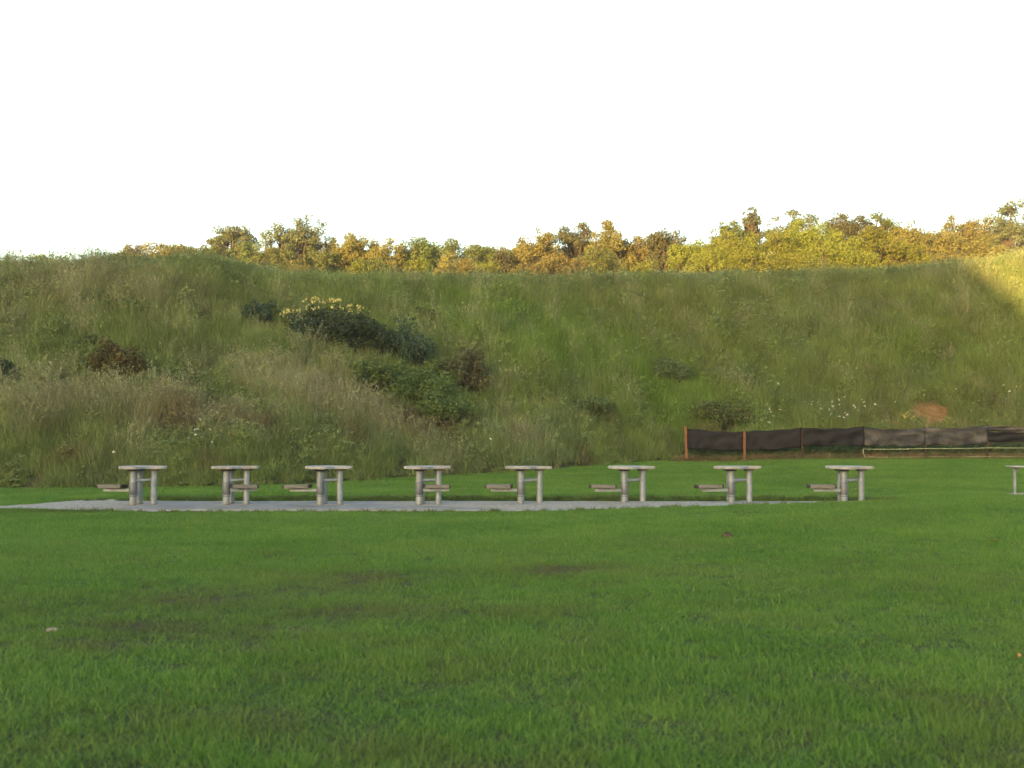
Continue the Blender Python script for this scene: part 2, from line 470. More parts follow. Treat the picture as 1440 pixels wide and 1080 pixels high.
# ------------------------------------------------------------------ the grassy bank
soil_c = [(hit(1313, 584), 0.95, 0.85), (hit(1398, 590), 0.6, 0.22), (hit(1240, 597), 0.6, 0.2), (hit(1260, 600), 0.7, 0.2)]
def soil_mask(X, Y):
    b = 0
    for p, rx, ry in soil_c: b = b + 1.3 * patch(X, Y, p, rx, ry)
    return np.clip((b - 0.27) * 2.0 + 2.0 * (fbm(X * 2.8, Y * 2.8, 5) - 0.52) * (b > 0.1), 0, 1)
sx = grid_axis([(-60, -22, 1.0), (-22, 28, 0.22), (28, 60.1, 1.0)])
sv = np.concatenate([np.linspace(-0.015, 1.15, 80), np.linspace(1.2, 2.6, 20)])
SX, SV = np.meshgrid(sx, sv, indexing='ij')
SYb = np.interp(SX, bx, by); SYc = np.interp(SX, cx, cy)
SY = SYb + SV * (SYc - SYb)
SZ = np.where(SV < 0, g(SX, SY) - 0.1, berm(SX, SY))
nx, ny = SX.shape
idx = np.arange(nx * ny).reshape(nx, ny)
Fq = np.stack([idx[:-1, :-1], idx[1:, :-1], idx[1:, 1:], idx[:-1, 1:]], -1).reshape(-1, 4)
bank = link('hillside', np_mesh('hillside', np.stack([SX, SY, SZ], -1).reshape(-1, 3), Fq, M['bank'], {'bare': soil_mask(SX, SY).ravel()}, True))
tag(bank, kind='structure')

# ------------------------------------------------------------------ unseen hill added behind the camera, shaped to shade the range from the low sun
hx = grid_axis([(-330, -130, 8), (-130, -40, 0.8), (-40, 60, 6)])
hy = np.linspace(-163, -78, 86)
HX, HY = np.meshgrid(hx, hy, indexing='ij')
HE = HX - (HY + 103) * math.tan(SUN_AZ)      # end cut along the sun's direction to place the shadow edge
crest_h = np.interp(HE, [-330, -280, -160, -90, -73.2, -71.8, -69.5, -68.1, -66.7, -65.4, -64.4, -62, -50, -10, 30, 55], [0, 22, 30, 30, 29.8, 28.2, 25.8, 24.6, 23.2, 21.2, 18.8, 16, 14, 13, 8, -1])
crest_h = crest_h + 0.3 * (fbm(HX * 0.25, 0 * HX, 33) - 0.5)
across = np.clip(1 - np.abs(HY + 100 + 3) / np.where(HY > -103, 24, 60), 0, 1)
HZ = crest_h * (across * across * (3 - 2 * across)) - 0.5
nx, ny = HX.shape
idx = np.arange(nx * ny).reshape(nx, ny)
Fq = np.stack([idx[:-1, :-1], idx[1:, :-1], idx[1:, 1:], idx[:-1, 1:]], -1).reshape(-1, 4)
shade_hill = link('shade_hill', np_mesh('shade_hill', np.stack([HX, HY, HZ], -1).reshape(-1, 3), Fq, M['bank'], {'bare': 0 * HX.ravel()}, True))
tag(shade_hill, kind='structure')

# ------------------------------------------------------------------ concrete pad and gravel
PAD_Y0, PAD_Y1 = 22.95, 25.75
PAD_X0 = at_depth(205, 706, 25.0)[0]; PAD_X1 = at_depth(1222, 706, 25.0)[0]
PAD_Z = 0.035
table_px = [187, 318, 450, 589.5, 732.5, 878.5, 1028.5, 1187]    # front left post of each bench
TY = 24.55
posts_xy = []
table_x = [at_depth(p, 711, TY)[0] for p in table_px]
for tx in table_x: posts_xy += [(tx, TY), (tx + 0.02, TY + 0.36), (tx + 0.39, TY + 0.12)]
qx = np.linspace(PAD_X0, PAD_X1, 260); qy = np.linspace(PAD_Y0, PAD_Y1, 42)
QX, QY = np.meshgrid(qx, qy, indexing='ij')
dirt = np.zeros_like(QX)
for (ax, ay) in posts_xy: dirt = dirt + np.exp(-(((QX - ax) / 0.16) ** 2 + ((QY - ay + 0.04) / 0.16) ** 2))
edge = np.minimum.reduce([QY - PAD_Y0, PAD_Y1 - QY])
dirt = np.clip(dirt * (0.5 + fbm(QX * 6, QY * 6, 9)) + 0.6 * np.exp(-edge / 0.12) * fbm(QX * 3, QY * 3, 10), 0, 0.95)
QZ = PAD_Z + 0.006 * (fbm(QX, QY, 4) - 0.5)
V = np.stack([QX, QY, QZ], -1).reshape(-1, 3)
nx, ny = QX.shape; idx = np.arange(nx * ny).reshape(nx, ny)
Fq = np.stack([idx[:-1, :-1], idx[1:, :-1], idx[1:, 1:], idx[:-1, 1:]], -1).reshape(-1, 4)
rim = np.concatenate([idx[:, 0], idx[-1, 1:], idx[-2::-1, -1], idx[0, -2:0:-1]])
low = V[rim].copy(); low[:, 2] = -0.12
n0 = len(V); k = len(rim)
side = np.stack([rim, np.roll(rim, -1), n0 + (np.arange(k) + 1) % k, n0 + np.arange(k)], -1)[:, ::-1]
pad = link('concrete_pavement', np_mesh('concrete_pavement', np.concatenate([V, low]), np.concatenate([Fq, side]), M['pad'], {'dirt': np.concatenate([dirt.ravel(), np.zeros(k)])}))
tag(pad, kind='structure')

def sheet(name, outline, z, mat, jag=0.0, seed=0):
    """flat sheet following the ground from an outline, subdivided and with an uneven edge"""
    rng = np.random.default_rng(seed); pts = []
    for i in range(len(outline)):
        a = np.array(outline[i], float); b = np.array(outline[(i + 1) % len(outline)], float)
        n = max(1, int(np.linalg.norm(b - a) / 0.15))
        for k in range(n):
            q = a + (b - a) * k / n
            pts.append(q + rng.normal(0, jag, 2))
    me = bpy.data.meshes.new(name)
    me.from_pydata([(p[0], p[1], float(g(p[0], p[1])) + z) for p in pts], [], [tuple(range(len(pts)))])
    me.materials.append(mat); me.update()
    return link(name, me)
gl = [hit_ground(*p)[:2] for p in [(-60, 715.5), (0, 716.0), (60, 717), (130, 719.5)]]
gr_ = [hit_ground(*p)[:2] for p in [(105, 705.0), (75, 707.5), (40, 711), (0, 713), (-60, 714)]]
path_out = [tuple(p) for p in gl] + [(PAD_X0 + 0.3, PAD_Y0 - 0.28), (PAD_X1 + 0.1, PAD_Y0 - 0.2), (PAD_X1 + 0.28, PAD_Y1 + 0.3), (PAD_X0, PAD_Y1 + 0.38)] + [tuple(p) for p in gr_]
gravel = sheet('gravel_path', path_out, 0.022, M['gravel'], 0.05, 3)
tag(gravel, kind='structure')

# ------------------------------------------------------------------ benches
TOP_Z0, TOP_Z1 = 0.74, 0.792
def rounded(outline, r=0.06, n=4):
    res = []
    P_ = [np.array(p, float) for p in outline]
    for i, p in enumerate(P_):
        a = P_[i - 1] - p; b = P_[(i + 1) % len(P_)] - p
        rr = min(r, np.linalg.norm(a) * 0.45, np.linalg.norm(b) * 0.45)
        A = p + a / np.linalg.norm(a) * rr; B = p + b / np.linalg.norm(b) * rr
        for k in range(n + 1):
            t = k / n
            res.append(tuple((1 - t) ** 2 * A + 2 * t * (1 - t) * p + t * t * B))
    return res
top_outline = rounded([(-0.33, 0.02), (-0.16, -0.32), (0.17, -0.32), (0.30, -0.02), (0.645, 0.0), (0.645, 0.24), (0.42, 0.50), (-0.15, 0.52), (-0.33, 0.28)], 0.10, 5)

def solid_top(outline, z0, z1, bev):
    # concave outline: use inset by small vertical bevel ring only
    mb = MB(); n = len(outline); c = np.mean(outline, axis=0)
    rings = []
    for z, s in ((z0, 0.985), (z0 + bev, 1.0), (z1 - bev, 1.0), (z1, 0.985)):
        rings.append([(c[0] + (p[0] - c[0]) * s, c[1] + (p[1] - c[1]) * s, z) for p in outline])
    vs_ = [p for r in rings for p in r]; fs = []
    for i in range(3):
        for k in range(n):
            k2 = (k + 1) % n
            fs.append((i * n + k, i * n + k2, (i + 1) * n + k2, (i + 1) * n + k))
    fs.append(tuple(range(n))[::-1]); fs.append(tuple(3 * n + k for k in range(n)))
    mb.add(vs_, fs)
    return mb

def post_mesh(r, h0, h1):
    mb = MB(); mb.tube([(0, 0, h0), (0, 0, h1)], [r, r], 20); return mb.mesh('post', M['steel'], True)
me_post_front = post_mesh(0.070, -0.05, TOP_Z0 - 0.02)
me_post_rear = post_mesh(0.062, -0.05, TOP_Z0 - 0.02)
mb = MB(); mb.prism(rounded([(-0.10, -0.10), (0.10, -0.10), (0.10, 0.10), (-0.10, 0.10)], 0.03, 3), TOP_Z0 - 0.045, TOP_Z0 + 0.002)
me_flange = mb.mesh('flange', M['flange'])
mb = MB(); mb.tube([(0, 0, 0.012), (0, 0, 0.03), (0, 0, 0.034)], [0.088, 0.088, 0.075], 20); me_foot = mb.mesh('base_collar', M['steel'], True)
me_top = solid_top(top_outline, TOP_Z0, TOP_Z1, 0.012).mesh('table_top', M['concrete'])
mb = MB(); mb.tube([(0, 0, 0.205), (0, 0, 0.22), (0, 0, 0.455), (0, 0, 0.47)], [0.078, 0.084, 0.084, 0.078], 22); me_sleeve = mb.mesh('swivel_sleeve', M['sleeve'], True)
mb = MB(); mb.tube([(0, 0, 0.168), (0, 0, 0.186)], [0.080, 0.080], 22); me_ring = mb.mesh('stop_ring', M['sleeve'], True)
mb = MB(); mb.box(-0.34, 0, 0.300, 0.56, 0.07, 0.055, 0.006); me_arm = mb.mesh('seat_arm', M['steel'])
mb = MB(); mb.box(0, 0, 0.375, 0.50, 0.27, 0.075, 0.008); me_seat = mb.mesh('seat', M['board'])
mb = MB(); mb.box(0, 0, 0.378, 0.035, 0.275, 0.068, 0.01); me_cap = mb.mesh('end_cap', M['endcap'])
mb = MB(); mb.box(0, 0, 0.333, 0.30, 0.12, 0.012, 0.0); me_plate = mb.mesh('seat_plate', M['flange'])
mb = MB(); mb.tube([(0.0, 0.0, 0.50), (0.22, 0.068, 0.505)], [0.034, 0.034], 12); mb.tube([(0.20, 0.062, 0.505), (0.39, 0.12, 0.51)], [0.024, 0.024], 12); me_brace1 = mb.mesh('cross_brace', M['steel'], True)
mb = MB(); mb.tube([(0.02, 0.36, 0.50), (0.39, 0.12, 0.525)], [0.024, 0.024], 12); me_brace2 = mb.mesh('cross_brace', M['steel'], True)

ordn = ['first', 'second', 'third', 'fourth', 'fifth', 'sixth', 'seventh', 'eighth']
seat_rot = [R(-3), R(196), R(2), R(188), R(-4), R(1), R(3), R(-2)]
tilt = [0.4, -0.3, 0.5, 0.2, -0.4, 0.3, -0.2, 0.5]
for i, tx in enumerate(table_x):
    t = empty('shooting_bench', (tx, TY, PAD_Z), R(random.uniform(-1.5, 1.5)))
    swung = 'swung under its top' if i in (1, 3) else 'swung out sideways'
    where = {0: 'at the gravel end of the pad', 7: 'at the pad end nearest the fence'}.get(i, f'{ordn[i]} from the gravel end of the pad')
    tag(t, f'grey concrete bench {where}, seat {swung}', 'bench', 'concrete shooting benches in a row on the pad')
    link('table_top', me_top, t).rotation_euler = (R(tilt[i]), R(tilt[(i + 3) % 8] * 0.8), 0)
    for (ox, oy, me_p) in ((0, 0, me_post_front), (0.02, 0.36, me_post_rear), (0.39, 0.12, me_post_rear)):
        p = link('post', me_p, t, (ox, oy, 0))
        link('flange', me_flange, p); link('base_collar', me_foot, p)
    link('cross_brace', me_brace1, t); link('cross_brace', me_brace2, t)
    link('stop_ring', me_ring, t)
    sl = link('swivel_sleeve', me_sleeve, t)
    rz = seat_rot[i]
    arm = link('seat_arm', me_arm, t); arm.rotation_euler = (0, 0, rz)
    dist = 0.46 if i not in (1, 3) else 0.36
    se = link('seat', me_seat, t, (-dist * math.cos(rz), -dist * math.sin(rz), 0))
    se.rotation_euler = (R(random.uniform(-2, 2)), R(random.uniform(-1.5, 1.5)), rz + R(random.uniform(-6, 6)))
    link('end_cap', me_cap, se, (-0.263, 0, 0)); link('end_cap', me_cap, se, (0.263, 0, 0.004))
    link('seat_plate', me_plate, se)

# the narrow steel table beyond the end of the pad, half out of the picture
p9 = hit_ground(1427, 696)
z9 = float(p9[2])
t = empty('steel_table', (p9[0], p9[1], z9))
t.scale = (0.9, 0.9, 0.83)
tag(t, 'narrow steel-legged table standing alone on a slab past the row of benches', 'table')
mb = MB(); mb.prism(rounded([(-0.10, -0.32), (1.08, -0.32), (1.08, 0.32), (-0.10, 0.32)], 0.05, 3), 0.765, 0.80, 0.006); mb.build('table_top', M['concrete'], t)
for (ox, oy) in ((0, 0), (0.98, 0)):
    mb = MB(); mb.box(0, 0, 0.355, 0.06, 0.06, 0.82, 0.006); lg = mb.build('leg', M['steel'], t, (ox, oy, 0))
    s = 1 if ox == 0 else -1
    mb = MB(); mb.add([(0.03 * s, -0.02, 0.765), (0.16 * s, -0.02, 0.765), (0.03 * s, -0.02, 0.62), (0.03 * s, 0.02, 0.765), (0.16 * s, 0.02, 0.765), (0.03 * s, 0.02, 0.62)],
                      [(0, 1, 2), (3, 5, 4), (0, 3, 4, 1), (1, 4, 5, 2), (2, 5, 3, 0)]); mb.build('bracket', M['steel'], lg)
slab = [(p9[0] - 0.05, p9[1] - 0.5), (p9[0] + 2.4, p9[1] - 0.9), (p9[0] + 2.4, p9[1] + 0.9), (p9[0] - 0.05, p9[1] + 0.55)]
mb = MB(); mb.prism(slab, z9 - 0.1, z9 + 0.02); o = mb.build('concrete_pavement', M['gravel']); tag(o, kind='structure')

# ------------------------------------------------------------------ fence at the foot of the bank
fence = None
fpost = [(965, 600, 'rustpost', 0.055), (1046.5, 606, 'rustpost', 0.055), (1128, 601, 'darkpost', 0.03), (1214, 599, 'darkpost', 0.032), (1300, 600, 'darkpost', 0.03), (1388, 597, 'darkpost', 0.035), (1478, 598, 'darkpost', 0.035)]
fp = []
for (px, pt, mm, w) in fpost:
    a = at_depth(px, pt, FENCE_Y); fp.append((a[0], a[2], mm, w))
fence = empty('cloth_fence', (fp[0][0], FENCE_Y, float(g(fp[0][0], FENCE_Y))))
tag(fence, 'low fence of sagging black cloth on rusty posts at the foot of the bank', 'fence')
fo = Vector(fence.location)
for (x, zt, mm, w) in fp:
    zb = float(g(x, FENCE_Y)) - 0.15
    mb = MB(); mb.box(0, 0, (zb + zt) / 2 - fo.z, w * 1.6, w * 1.6, zt - zb, 0.004)
    o = mb.build('post', M[mm], fence, (x - fo.x, 0, 0))
    o.rotation_euler = (R(random.uniform(-1.5, 1.5)), R(random.uniform(-1.2, 1.2)), R(random.uniform(-10, 10)))
def zpx(px, py): return at_depth(px, py, FENCE_Y)[2]
panels = [(0, 601.5, 607.0, 631, 634, 'cloth_black', 2.5), (1, 606.5, 601.5, 634, 630, 'cloth_black', 1.0), (2, 601.5, 600.0, 627, 626.5, 'cloth_black', 2.0),
          (3, 600.5, 601.5, 625.5, 626, 'cloth_grey', 3.0), (4, 601.5, 598.5, 626, 625, 'cloth_grey', 2.0), (5, 598.5, 600, 606.5, 607.5, 'cloth_grey', 1.0), (5, 606.8, 608, 621, 622, 'cloth_black', 0.5)]
for q, (i, ta, tb, ba, bb, mm, sag) in enumerate(panels):
    x0, x1 = fp[i][0], fp[i + 1][0]
    nu, nv = 28, 9
    pxa, pxb = fpost[i][0], fpost[i + 1][0]
    Vv = []
    for a in range(nu + 1):
        u = a / nu
        px = pxa + (pxb - pxa) * u
        zt = zpx(px, ta + (tb - ta) * u + sag * 4 * u * (1 - u) * 0.9 + 0.5 * math.sin(u * 17 + q))
        zb_ = zpx(px, ba + (bb - ba) * u + (sag * 2.6 * u * (1 - u)) * 0.6 + 0.7 * math.sin(u * 11 + 2 * q))
        for b in range(nv + 1):
            w = b / nv
            off = 0.05 * math.sin(u * 23 + w * 3 + q) * w + 0.06 * math.sin(u * math.pi) * (1 - w) + 0.03 * math.sin(u * 7 + w * 9)
            Vv.append((x0 + (x1 - x0) * u - fo.x, (0.075 + abs(off) * 0.8 if q < 2 else -0.065 - off * 0.8) + (0.012 if q == 6 else 0), zt + (zb_ - zt) * w - fo.z))
    Vv = np.array(Vv); idx = np.arange((nu + 1) * (nv + 1)).reshape(nu + 1, nv + 1)
    F1 = np.stack([idx[:-1, :-1], idx[1:, :-1], idx[1:, 1:], idx[:-1, 1:]], -1).reshape(-1, 4)
    o = link('cloth_panel', np_mesh('cloth_panel', Vv, F1, M[mm], None, True), fence)
    sd = o.modifiers.new('thickness', 'SOLIDIFY'); sd.thickness = 0.006
    if mm == 'cloth_grey': o['label'] = 'sun-bleached grey cloth panel'
for (ya, yb_) in ((631.5, 628.8), (642.5, 641.2)):
    pts = []
    for a in range(61):
        u = a / 60; px = 1214 + (1478 - 1214) * u
        pts.append((at_depth(px, 600, FENCE_Y)[0] - fo.x, -0.08, zpx(px, ya + (yb_ - ya) * u + 0.6 * abs(math.sin(u * math.pi * 3))) - fo.z))
    mb = MB(); mb.tube(pts, [0.012] * len(pts), 6); mb.build('rope', M['rope'], fence, smooth=True)
mb = MB(); mb.tube([(fp[3][0] - fo.x - 0.02, -0.085, zpx(1214, 631) - fo.z), (fp[3][0] - fo.x - 0.05, -0.09, zpx(1214, 636) - fo.z), (fp[3][0] - fo.x + 0.03, -0.085, zpx(1214, 643) - fo.z)], [0.016] * 3, 6); mb.build('rope', M['rope'], fence, smooth=True)

# ------------------------------------------------------------------ foliage builders
def leaves(rng, centers, radii, n_each, size, squash=0.8, up=0.35, ref=None):
    """rhombic leaves on the shells of many clumps -> V, F, rnd"""
    Vs = []; rn = []
    for c, r in zip(centers, radii):
        n = max(6, int(n_each * (r / (np.mean(radii) if ref is None else ref)) ** 2))
        d = rng.normal(size=(n, 3)); d /= np.linalg.norm(d, axis=1)[:, None]
        rad = r * (0.45 + 0.6 * rng.random(n) ** 0.6)
        p = c + d * rad[:, None] * np.array([1, 1, squash])
        nrm = d * 0.8 + rng.normal(size=(n, 3)) * 0.55 + np.array([0, 0, up]); nrm /= np.linalg.norm(nrm, axis=1)[:, None]
        t = np.cross(nrm, rng.normal(size=(n, 3))); t /= np.linalg.norm(t, axis=1)[:, None]
        b = np.cross(nrm, t)
        s = size * (0.6 + 0.8 * rng.random(n))[:, None]
        droop = nrm * s * 0.18
        Vs.append(np.stack([p - t * s - droop, p - b * s * 0.48, p + t * s - droop, p + b * s * 0.48], 1).reshape(-1, 3))
        base = rng.random() * 0.45
        rn.append(np.repeat(np.clip(base + rng.random(n) * 0.55, 0, 1), 4))
    V = np.concatenate(Vs); rnd = np.concatenate(rn)
    F = np.arange(len(V)).reshape(-1, 4)
    return V, F, rnd

def limb_tube(mb, a, b, r0, r1, rng, n=7, seg=5, bow=0.12):
    a = np.array(a, float); b = np.array(b, float); L = np.linalg.norm(b - a)
    off = rng.normal(size=3) * L * bow
    pts = []; rad = []
    for k in range(seg + 1):
        t = k / seg
        pts.append(a + (b - a) * t + off * math.sin(t * math.pi)); rad.append(r0 + (r1 - r0) * t)
    mb.tube(pts, rad, n)

def tree(name, px, top, wpx, depth, leaf, style, label, group, seed, deep=1.0):
    rng = np.random.default_rng(seed)
    apex = at_depth(px, top, depth)
    wid = wpx / F_PX * depth / 2 * {'mass': 1.12, 'airy': 1.15}.get(style, 1.22)                        # crown radius in metres
    base = np.array([apex[0], depth, float(g(apex[0], depth)) - 0.1])
    height = apex[2] - base[2]
    root = empty(name, base); tag(root, label, 'tree', group)
    ch = {'round': 1.35, 'airy': 1.5, 'mass': 1.1, 'spiky': 1.45, 'flat': 0.95}[style] * wid * 2 * deep
    ch = min(max(ch, 4.2), height * 0.75)
    cc = np.array([0, 0, height - ch / 2])
    ncl = {'round': 95, 'airy': 120, 'mass': 100, 'spiky': 95, 'flat': 80}[style]
    cen = []; rad = []
    rel = {'round': 0.21, 'airy': 0.165, 'mass': 0.19, 'spiky': 0.18, 'flat': 0.2}[style]
    for k in range(ncl):
        d = rng.normal(size=3); d /= np.linalg.norm(d)
        if d[2] < -0.5: d[2] *= -0.6
        d = d / (np.abs(d) ** 2.7).sum() ** (1 / 2.7)
        rr = (0.5 + 0.55 * rng.random()) if style != 'airy' else (0.3 + 0.75 * rng.random() ** 0.8)
        r = wid * rel * (0.65 + 0.75 * rng.random())
        e = np.array([wid - r * 0.8, wid - r * 0.8, ch / 2 - r * 0.8])
        taper = 1.0
        if style == 'spiky' and d[2] > 0: taper = 1 - 0.55 * d[2]
        cen.append(cc + d * rr * e * np.array([taper, taper, 1])); rad.append(r)
    if style in ('spiky', 'airy'):
        for k in range(3):
            cen.append(np.array([rng.normal() * wid * 0.16, rng.normal() * wid * 0.16, height - 0.3 - 0.45 * k])); rad.append(wid * 0.13 + 0.12)
    cen = np.array(cen); rad = np.array(rad)
    n_each = {'round': 150, 'airy': 165, 'mass': 155, 'spiky': 150, 'flat': 170}[style]
    size = 0.072 * (depth / 90) * {'airy': 0.95, 'mass': 0.95}.get(style, 1.0)
    V, F, rnd = leaves(rng, cen, rad, n_each, size, 0.78, 0.35, 0.45)
    link('crown', np_mesh('crown', V, F, M[leaf], {'rnd': rnd}), root)
    mb = MB()
    tr = 0.012 * height + 0.06
    fork = height - ch * 0.85
    mb.tube([(0, 0, -0.2), (0.02 * height * rng.normal() * 0.3, 0, fork * 0.5), (0, 0, fork), (0, 0, height - ch * 0.35)], [tr * 1.35, tr, tr * 0.8, tr * 0.3], 9)
    for k in range(0, len(cen), 2):
        s = np.array([0, 0, fork + (cen[k][2] - fork) * 0.45 * rng.random()])
        limb_tube(mb, s, cen[k], tr * 0.38, 0.02, rng, 5, 4)
    mb.build('trunk', M['bark'], root, smooth=True)
    return root

G_row = 'sunlit trees beyond the bank'
TR = [  # px, top, width, depth, leaf, style, label, group
    (60, 356, 50, 96, 'leaf_olive', 'flat', 'olive treetop barely peeking over the far end of the bank beyond the rusty bush', None),
    (185, 341, 62, 92, 'leaf_russet', 'round', 'low russet tree at the sparse end of the tree line', 'low russet trees at the sparse end of the tree line'),
    (228, 338, 80, 90, 'leaf_russet', 'round', 'low russet tree at the sparse end of the tree line', 'low russet trees at the sparse end of the tree line'),
    (282, 338, 66, 94, 'leaf_olive', 'round', 'small olive tree between the low russet trees and a flat-topped tree', None),
    (255, 340, 60, 97, 'leaf_olive', 'round', 'olive tree rising between the low russet trees and the crest hump', None),
    (328, 314, 60, 97, 'leaf_grey', 'flat', 'grey-green flat-topped tree with sky under its crown', None),
    (350, 338, 62, 88, 'leaf_olive', 'round', 'low olive tree under the flat-topped grey-green tree', None),
    (397, 311, 62, 92, 'leaf_grey', 'airy', 'open grey-green tree leaning against the tallest airy tree', None),
    (431, 302, 76, 93, 'leaf_grey', 'airy', 'tall airy grey-green tree with pointed top and gaps in its crown', None),
    (395, 346, 56, 85, 'leaf_olive', 'round', 'low olive tree at the feet of the airy grey-green trees', None),
    (450, 344, 70, 88, 'leaf_olive', 'round', 'low olive tree at the feet of the airy grey-green trees', None),
    (468, 332, 26, 99, 'leaf_dark', 'round', 'small dark tree squeezed beside the tall airy tree', None),
    (497, 321, 66, 92, 'leaf_russet', 'round', 'round golden-brown tree next to the tall airy tree', None),
    (541, 333, 56, 92, 'leaf_russet', 'round', 'lower golden-brown tree in a dip of the tree line', None),
    (520, 352, 80, 84, 'leaf_olive', 'round', 'broad low olive tree in front of the golden-brown pair', None),
    (592, 333, 64, 93, 'leaf_olive', 'flat', 'flat olive tree with twiggy top beside the broad green tree', None),
    (668, 326, 96, 92, 'leaf_olive', 'round', 'broad square-topped green tree at the middle of the tree line', None),
    (714, 340, 52, 95, 'leaf_russet', 'round', 'russet tree in the dip beside the broad square-topped green tree', None),
    (705, 352, 40, 90, 'leaf_dark', 'round', 'dark low tree in the dip of the tree line', None),
    (757, 321, 62, 92, 'leaf_russet', 'round', 'round-topped golden tree left alone above the dip', None),
    (811, 313, 62, 95, 'leaf_dark', 'round', 'dark brown-green tree between two golden trees', None),
    (855, 310, 74, 92, 'leaf_russet', 'spiky', 'golden tree with several pointed tips', None),
    (893, 329, 50, 93, 'leaf_russet', 'round', 'golden tree tucked between the pointed tree and the dark oval tree', None),
    (936, 318, 58, 90, 'leaf_dark', 'round', 'dark oval tree beside the bright yellow-green thicket', None),  # this tree's shade is put into its dark leaf colour
    (780, 350, 70, 84, 'leaf_russet', 'round', 'low golden tree in front of the round-topped golden tree', None),
    (840, 348, 80, 84, 'leaf_olive', 'round', 'low olive tree in front of the golden tree with pointed tips', None),
    (640, 356, 60, 84, 'leaf_russet', 'round', 'low russet tree in front of the broad square-topped green tree', None),
    (978, 331, 76, 84, 'leaf_yellow', 'mass', 'outer yellow-green tree of the thicket beside the dark oval tree', None),
    (1030, 322, 92, 82, 'leaf_yellow', 'mass', 'bright yellow-green tree of the dense thicket', 'yellow-green thicket behind the bank'),
    (1085, 318, 92, 83, 'leaf_yellow', 'mass', 'bright yellow-green tree of the dense thicket', 'yellow-green thicket behind the bank'),
    (1128, 306, 96, 85, 'leaf_yellow', 'mass', 'bright yellow-green tree of the dense thicket', 'yellow-green thicket behind the bank'),
    (1175, 324, 88, 82, 'leaf_yellow', 'mass', 'bright yellow-green tree of the dense thicket', 'yellow-green thicket behind the bank'),
    (1232, 318, 86, 82, 'leaf_yellow', 'mass', 'end tree of the yellow-green thicket beside the russet trees', None),
    (1000, 345, 80, 78, 'leaf_yellow', 'mass', 'low yellow-green tree in front of the dense thicket', 'low front trees of the yellow-green thicket'),
    (1065, 343, 90, 77, 'leaf_yellow', 'mass', 'low yellow-green tree in front of the dense thicket', 'low front trees of the yellow-green thicket'),
    (1140, 340, 96, 77, 'leaf_yellow', 'mass', 'low yellow-green tree in front of the dense thicket', 'low front trees of the yellow-green thicket'),
    (1205, 344, 80, 77, 'leaf_yellow', 'mass', 'low yellow-green tree in front of the dense thicket', 'low front trees of the yellow-green thicket'),
    (1026, 308, 56, 95, 'leaf_olive', 'round', 'olive tree showing just over the thicket next to the lone thin tree', None),
    (1057, 288, 30, 96, 'leaf_grey', 'airy', 'lone thin tree sticking up above the yellow-green thicket', None),
    (1115, 292, 84, 97, 'leaf_grey', 'airy', 'grey-green tree crowning the top of the yellow-green thicket', None),
    (1193, 295, 66, 95, 'leaf_dark', 'round', 'dark olive tree behind the thicket with a gap of sky beside it', None),
    (1238, 297, 64, 96, 'leaf_olive', 'airy', 'olive tree behind the end of the thicket with ragged top', None),
    (1290, 306, 78, 94, 'leaf_russet', 'round', 'russet tree where the thicket ends', None),
    (1357, 299, 70, 93, 'leaf_russet', 'round', 'tall round russet tree beside the airy tree over the sunlit grass', None),
    (1325, 318, 60, 88, 'leaf_russet', 'round', 'smaller russet tree between two larger russet trees', None),
    (1423, 280, 84, 92, 'leaf_grey', 'airy', 'tall airy tree above the sunlit end of the bank', None),
    (1390, 328, 70, 84, 'leaf_russet', 'round', 'low russet tree behind the sunlit grass of the bank', None),
    (1490, 290, 90, 92, 'leaf_olive', 'round', 'olive tree beyond the tall airy tree at the sunlit end', None),
    (1270, 338, 70, 82, 'leaf_yellow', 'mass', 'yellow-green bushy tree fading into the russet trees', None),
]
for px, top, w in ((205, 352, 70), (305, 350, 70), (380, 345, 70), (455, 340, 80), (515, 346, 80), (565, 345, 80), (620, 342, 80), (700, 345, 80), (735, 350, 70), (785, 336, 80), (835, 334, 80), (880, 336, 80), (915, 340, 70), (960, 340, 70), (1320, 322, 90), (1400, 318, 90)):
    TR.append((px, top, w, 106, random.choice(['leaf_olive', 'leaf_russet', 'leaf_dark']), 'round', 'dull tree glimpsed through gaps in the sunlit tree line', 'dull trees filling the gaps of the tree line'))
for i, (px, top, w, dep, lf, st, lab, grp) in enumerate(TR):
    if grp is None and sum(1 for q in TR if q[6] == lab) > 1: grp = lab + 's'
    tree('tree', px, top, w, dep, lf, st, lab, grp, 100 + i)

